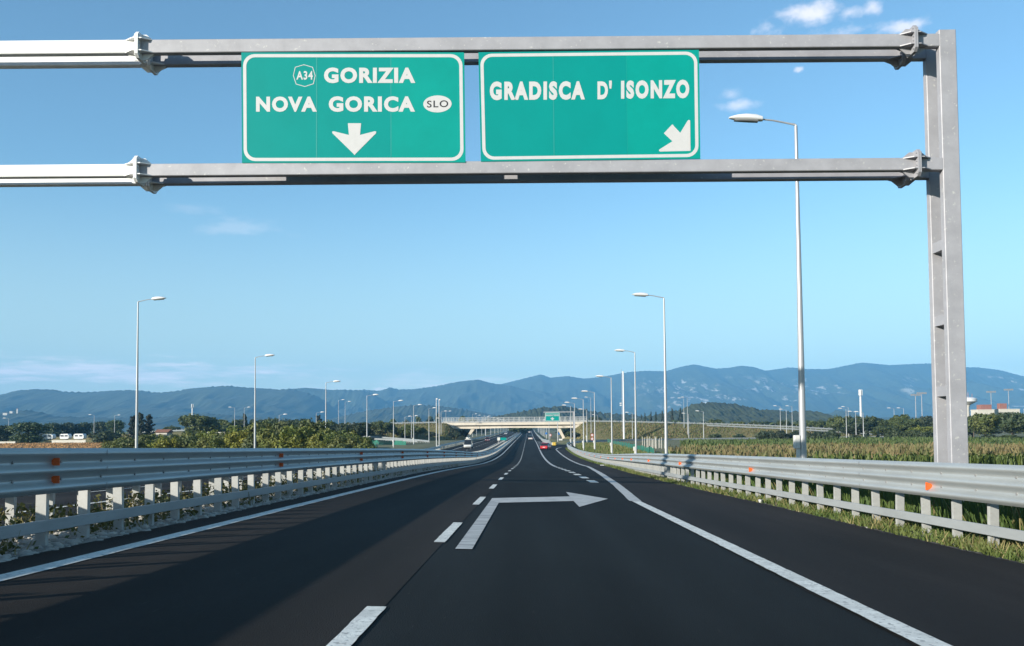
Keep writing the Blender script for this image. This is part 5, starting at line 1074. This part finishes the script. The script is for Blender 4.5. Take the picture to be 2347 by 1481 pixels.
# ------------------------------------------------------------------ fields
def sheet(name, x0, x1, y0, y1, z, m_):
    mb_ = MB(); nx_ = 12
    for i in range(nx_):
        a, b = x0+(x1-x0)*i/nx_, x0+(x1-x0)*(i+1)/nx_; mb_.poly([(a, y0, z), (b, y0, z), (b, y1, z), (a, y1, z)])
    o = mb_.build(name, m_, fix=False); o['kind'] = 'structure'; return o
sheet('stubble_field', -215, -62, 190, 288, PLAIN+.42, M_brown)
def upright(pos, z0, w, h, rg, lean=.12, tilt=.0):
    """one quad per plant part: pos (n,2), base height z0, width, height arrays"""
    n = len(pos); a = rg.random(n)*math.pi; dx, dy = np.cos(a)*w/2, np.sin(a)*w/2; lx, ly = rg.normal(size=n)*lean*h, rg.normal(size=n)*lean*h
    b = np.stack([pos[:, 0], pos[:, 1], z0], 1); V = np.empty((n, 4, 3))
    V[:, 0] = b+np.stack([-dx, -dy, 0*dx], 1); V[:, 1] = b+np.stack([dx, dy, 0*dx], 1)
    V[:, 2] = b+np.stack([dx*.35+lx, dy*.35+ly, h], 1); V[:, 3] = b+np.stack([-dx*.35+lx, -dy*.35+ly, h], 1)
    return V.reshape(-1, 3)
def plants(name, parts, mats):
    Vs, mi = [], []
    for V, k in parts: Vs.append(V); mi.append(np.full(len(V)//4, k))
    V = np.concatenate(Vs); o = link(name, np_mesh(name, V, np.arange(len(V)).reshape(-1, 4), mats, np.concatenate(mi))); o['kind'] = 'stuff'; return o
rg = np.random.default_rng(11)
def corn_field():
    rows = np.arange(64, 90, .8); P = []
    for r_ in rows:
        x1 = r_*.60+8; xs = np.arange(12.5+max(0, (r_-80)*.12), x1, .30); P.append(np.stack([xs+rg.normal(size=len(xs))*.08, np.full(len(xs), r_)+rg.normal(size=len(xs))*.08], 1))
    P = np.concatenate(P); g_ = ground_z(P[:, 0], P[:, 1]); n = len(P)
    patch = .12*np.sin(P[:, 0]*.35+P[:, 1]*.2)+.08*np.sin(P[:, 0]*.9-P[:, 1]*.5)
    H = 2.02+patch+rg.normal(size=n)*.10; parts = []
    for k in range(3):
        zz = g_+H*rg.uniform(.0, .45, n); parts.append((upright(P+rg.normal(size=(n, 2))*.08, zz, rg.uniform(.16, .30, n), (H*.95-(zz-g_))*rg.uniform(.75, 1, n), rg, .22), 0))
    T = P[rg.random(n) < .6]; gt = ground_z(T[:, 0], T[:, 1]); ht = H[:len(T)]
    for k in range(2): parts.append((upright(T+rg.normal(size=T.shape)*.1, gt+1.88+rg.normal(size=len(T))*.1, rg.uniform(.10, .22, len(T)), rg.uniform(.25, .48, len(T)), rg, .35), 1))
    plants('corn_field', parts, [M_corn, M_tassel])
corn_field()
def stubble():
    P = np.stack([rg.uniform(-214, -63, 26000), rg.uniform(191, 287, 26000)], 1); n = len(P)
    plants('field_stubble', [(upright(P, np.full(n, PLAIN+.40), rg.uniform(.10, .3, n), rg.uniform(.15, .45, n), rg, .35), 0)], [mat('stubble_straw', (.36, .20, .085), .9, var=.25, vscale=.2, transl=.1, gen='World')])
stubble()
def vineyard():
    P = []
    for r_ in np.arange(94, 190, 2.2):
        xs = np.arange(20+(r_-94)*.12, r_*.62+8, .35); P.append(np.stack([xs, np.full(len(xs), r_)+rg.normal(size=len(xs))*.2], 1))
    P = np.concatenate(P); n = len(P); g_ = ground_z(P[:, 0], P[:, 1]); parts = []
    for k in range(3): parts.append((upright(P+rg.normal(size=(n, 2))*.15, g_+rg.uniform(.0, .5, n), rg.uniform(.25, .5, n), rg.uniform(.8, 1.45, n), rg, .25), 0))
    plants('vineyard_foliage', parts, [M_vine])
vineyard()
for i in range(18):          # young saplings with white guards
    x, y = 22.5+.42*(i % 9)+.1*math.sin(i*3), 172+9*(i//9)+1.2*math.sin(i*1.7); z0 = gz(x, y); root = empty('vine_stake', (x, y, z0)); tag(root, 'thin pale stake in the small plot beyond the third right lamp', 'stake', 'pale stakes beyond the right lamps')
    mb = MB(); mb.tube([(0,0,-.1),(.03*math.sin(i),0,2.0+.3*math.sin(i*2.2))], [.06,.045], 6); mb.build('stake_pole', M_wall, root)
for i in range(9):
    x, y = 85.8+.55*i+.2*math.sin(i*2), 204-.3*i; z0 = gz(x, y); h = 2.2+.4*math.sin(i*1.3); root = empty('pale_trunk_sapling', (x*.985, y-4, z0)); tag(root, 'pale slender trunk in the row before the right trees', 'sapling', 'pale trunks before the right trees')
    mb = MB(); mb.tube([(0,0,-.1),(.1*math.sin(i*2.1),0,h)], [.07,.045], 6); mb.build('trunk', M_wall, root)
    V, Q = crown('spruce', i); V = V*np.array([1.0, 1.0, 1.1])+np.array([0, 0, h*.75]); link('crown', np_mesh('crown', V, Q, M_leaf['broad']), root)

# ------------------------------------------------------------------ grass, weeds and rubble along the road
def area(n, f0, f1, y0, y1, power=1.0):
    y = y0+(y1-y0)*rg.random(n)**power; x = np.array([f0(v) for v in y])+(np.array([f1(v)-f0(v) for v in y]))*rg.random(n); return np.stack([x, y], 1)
def clump(P, f=.9, th=.0):
    v = np.sin(P[:, 0]*2.3*f+np.sin(P[:, 1]*1.7*f)*2)+np.sin(P[:, 1]*2.9*f+P[:, 0]); return P[v+rg.normal(size=len(P))*.8 > th]
def grass_verge():
    parts = []
    P = area(34000, lambda y: edge_x(y)+.10, lambda y: edge_x(y)+1.7, 8, 60, 1.6); P = clump(P, 1, -.8); n = len(P); parts.append((upright(P, zroad(P[:, 0], P[:, 1])-.05, rg.uniform(.015, .035, n), rg.uniform(.04, .15, n), rg, .5), 0))
    P = area(3500, lambda y: edge_x(y)+.05, lambda y: edge_x(y)+1.3, 8, 60, 1.6); P = clump(P, .6, .4); n = len(P); parts.append((upright(P, zroad(P[:, 0], P[:, 1])-.05, rg.uniform(.012, .03, n), rg.uniform(.08, .22, n), rg, .55), 1))
    P = area(12000, lambda y: edge_x(y)+.1, lambda y: edge_x(y)+1.7, 55, 215); n = len(P); parts.append((upright(P, zroad(P[:, 0], P[:, 1])-.05, rg.uniform(.04, .10, n), rg.uniform(.08, .22, n), rg, .5), 0))
    plants('verge_grass', parts, [M_grass, M_dry])
grass_verge()
def tall_grass():
    P = area(30000, lambda y: edge_x(y)+1.15, lambda y: edge_x(y)+5.5, 9, 62, 1.3); n = len(P); g_ = ground_z(P[:, 0], P[:, 1])
    g_ = np.maximum(g_, np.where(P[:, 0] < edge_x(P[:, 1])+2.3, zroad(P[:, 0], P[:, 1])-.05, g_))
    plants('tall_grass', [(upright(P, g_-.03, rg.uniform(.02, .05, n), rg.uniform(.35, .95, n), rg, .25), 0), (upright(P[:2500], g_[:2500], rg.uniform(.02, .04, 2500), rg.uniform(.5, 1.0, 2500), rg, .3), 1)], [M_grass_tall, M_dry])
    P = area(16000, lambda y: edge_x(y)+1.6, lambda y: edge_x(y)+12, 60, 235); n = len(P); g_ = ground_z(P[:, 0], P[:, 1])
    plants('meadow_grass', [(upright(P, g_-.03, rg.uniform(.06, .16, n), rg.uniform(.2, .55, n), rg, .3), 0), (upright(P[:5000]+.3, g_[:5000], rg.uniform(.05, .1, 5000), rg.uniform(.25, .6, 5000), rg, .3), 1)], [M_grass, M_dry])
tall_grass()
def rough_meadow():
    P = np.concatenate([np.stack([rg.uniform(11, 46, 26000), rg.uniform(14, 66, 26000)], 1), np.stack([rg.uniform(-62, -22, 26000), rg.uniform(25, 110, 26000)], 1)]); n = len(P); g_ = ground_z(P[:, 0], P[:, 1])
    m2 = rg.random(n) < .75; A = upright(P, g_-.03, rg.uniform(.05, .14, n), rg.uniform(.15, .5, n), rg, .35).reshape(-1, 4, 3)
    plants('rough_meadow', [(A[m2].reshape(-1, 3), 0), (A[~m2].reshape(-1, 3), 1)], [M_grass, M_dry])
rough_meadow()
def bank_grass():
    P = np.concatenate([np.stack([rg.uniform(-130, -27, 9000), rg.uniform(YB-13.5, YB-2, 9000)], 1), np.stack([rg.uniform(16, 150, 11000), rg.uniform(YB-13.5, YB-2, 11000)], 1)])
    tabx = [-160,-110,-75,-60,-45,-31.5,-28.5,-25,12.5,14.5,17.5,20.5,38,60,80,96,115,133,155]; tabz = [-1.5,.4,1.2,1.45,1.7,1.85,-.3,-3.2,-4.5,-3.2,-.3,1.8,1.5,.75,0,-.75,-2,-3.2,-4]
    t = np.interp(P[:, 0], tabx, tabz); k = np.clip((t+4.55)/6, .05, 1); f = np.clip((P[:, 1]-(YB-1.2-12.8*k))/(11.8*k), 0, 1); z = ZE-4.55+(t+4.55)*f; n = len(P)
    a = upright(P, z-.1, rg.uniform(.15, .4, n), rg.uniform(.25, .7, n), rg, .35); half = (len(a)//8)*4; m2 = rg.random(n) < .45
    A = a.reshape(-1, 4, 3); plants('bank_grass', [(A[m2].reshape(-1, 3), 0), (A[~m2].reshape(-1, 3), 1)], [M_grass, mat('dry_bank_blades', (.20, .16, .07), .9, var=.3, vscale=.5, transl=.15, gen='World')])
bank_grass()
def median_weeds():
    P = area(26000, lambda y: left_x(y)-2.75, lambda y: left_x(y)-.95, 6, 70, 1.5); P = clump(P, .75, -.2); n = len(P); z = zroad(P[:, 0], P[:, 1])-.02
    d = rg.normal(size=(n, 3)); d[:, 2] = np.abs(d[:, 2])+.4; H = rg.random(n)**1.6*.34
    V, Q = leaf_quads(np.column_stack([P, z+H]), d, .035, rg, .7)
    P2 = clump(area(3500, lambda y: left_x(y)-2.8, lambda y: left_x(y)-.85, 6, 70, 1.5), .75, .5); n2 = len(P2)
    plants('median_weeds', [(V, 0), (upright(P2, zroad(P2[:, 0], P2[:, 1])-.02, rg.uniform(.01, .03, n2), rg.uniform(.1, .38, n2), rg, .45), 1)], [M_weed, M_dry])
median_weeds()
def stones(name, n, f0, f1, y0, y1, smin, smax, m_, sel=None):
    P = area(n, f0, f1, y0, y1, 1.5)
    if sel is not None: P = clump(P, 1.3, sel)
    n = len(P); base = np.array([(-1,-1,-.5),(1,-1,-.4),(1,1,-.5),(-1,1,-.4),(-.6,-.7,.5),(.7,-.6,.45),(.6,.7,.55),(-.7,.6,.4)], float); F = np.array([(0,3,2,1),(4,5,6,7),(0,1,5,4),(1,2,6,5),(2,3,7,6),(3,0,4,7)])
    s = rg.uniform(smin, smax, n)*rg.random(n)**.6; a = rg.random(n)*6.28; V = base[None]*s[:, None, None]*(1+rg.normal(size=(n, 8, 3))*.18)
    c, sn = np.cos(a)[:, None], np.sin(a)[:, None]; X = V[:, :, 0]*c-V[:, :, 1]*sn; Y = V[:, :, 0]*sn+V[:, :, 1]*c
    W_ = np.stack([X+P[:, 0:1], Y+P[:, 1:2], V[:, :, 2]*.8+(zroad(P[:, 0], P[:, 1])-.01)[:, None]], 2).reshape(-1, 3)
    Q = (F[None]+np.arange(n)[:, None, None]*8).reshape(-1, 4); o = link(name, np_mesh(name, W_, Q, m_)); o['kind'] = 'stuff'
stones('rubble', 9000, lambda y: left_x(y)-3.0, lambda y: left_x(y)-.62, 6, 60, .02, .075, M_stone)
stones('asphalt_crumbs', 1500, lambda y: edge_x(y)-.03, lambda y: edge_x(y)+.07, 8, 45, .015, .05, mat('broken_asphalt', (.045, .043, .042), .9, var=.3, vscale=9))
stones('verge_pebbles', 1500, lambda y: edge_x(y)+.1, lambda y: edge_x(y)+2.2, 8, 50, .012, .04, M_stone, .3)

stones('road_grit', 260, lambda y: left_x(y)-.5, lambda y: edge_x(y)-.1, 5.5, 40, .004, .016, M_stone)
stones('shoulder_gravel', 1400, lambda y: edge_x(y)-.28, lambda y: edge_x(y)+.05, 8, 45, .004, .014, M_stone)

# ------------------------------------------------------------------ air
mt = bpy.data.materials.new('haze'); mt.use_nodes = True; nt = mt.node_tree; nt.nodes.clear()
ov_ = nt.nodes.new('ShaderNodeOutputMaterial'); pv = nt.nodes.new('ShaderNodeVolumePrincipled')
pv.inputs['Color'].default_value = (.20, .56, 1.0, 1); pv.inputs['Density'].default_value = HAZE_DENSITY; pv.inputs['Anisotropy'].default_value = -0.1
nt.links.new(pv.outputs[0], ov_.inputs['Volume'])
mb = MB(); mb.box(-7200, 7200, -400, 9000, -3.0, 590); haze = mb.build('haze', mt); haze['kind'] = 'stuff'
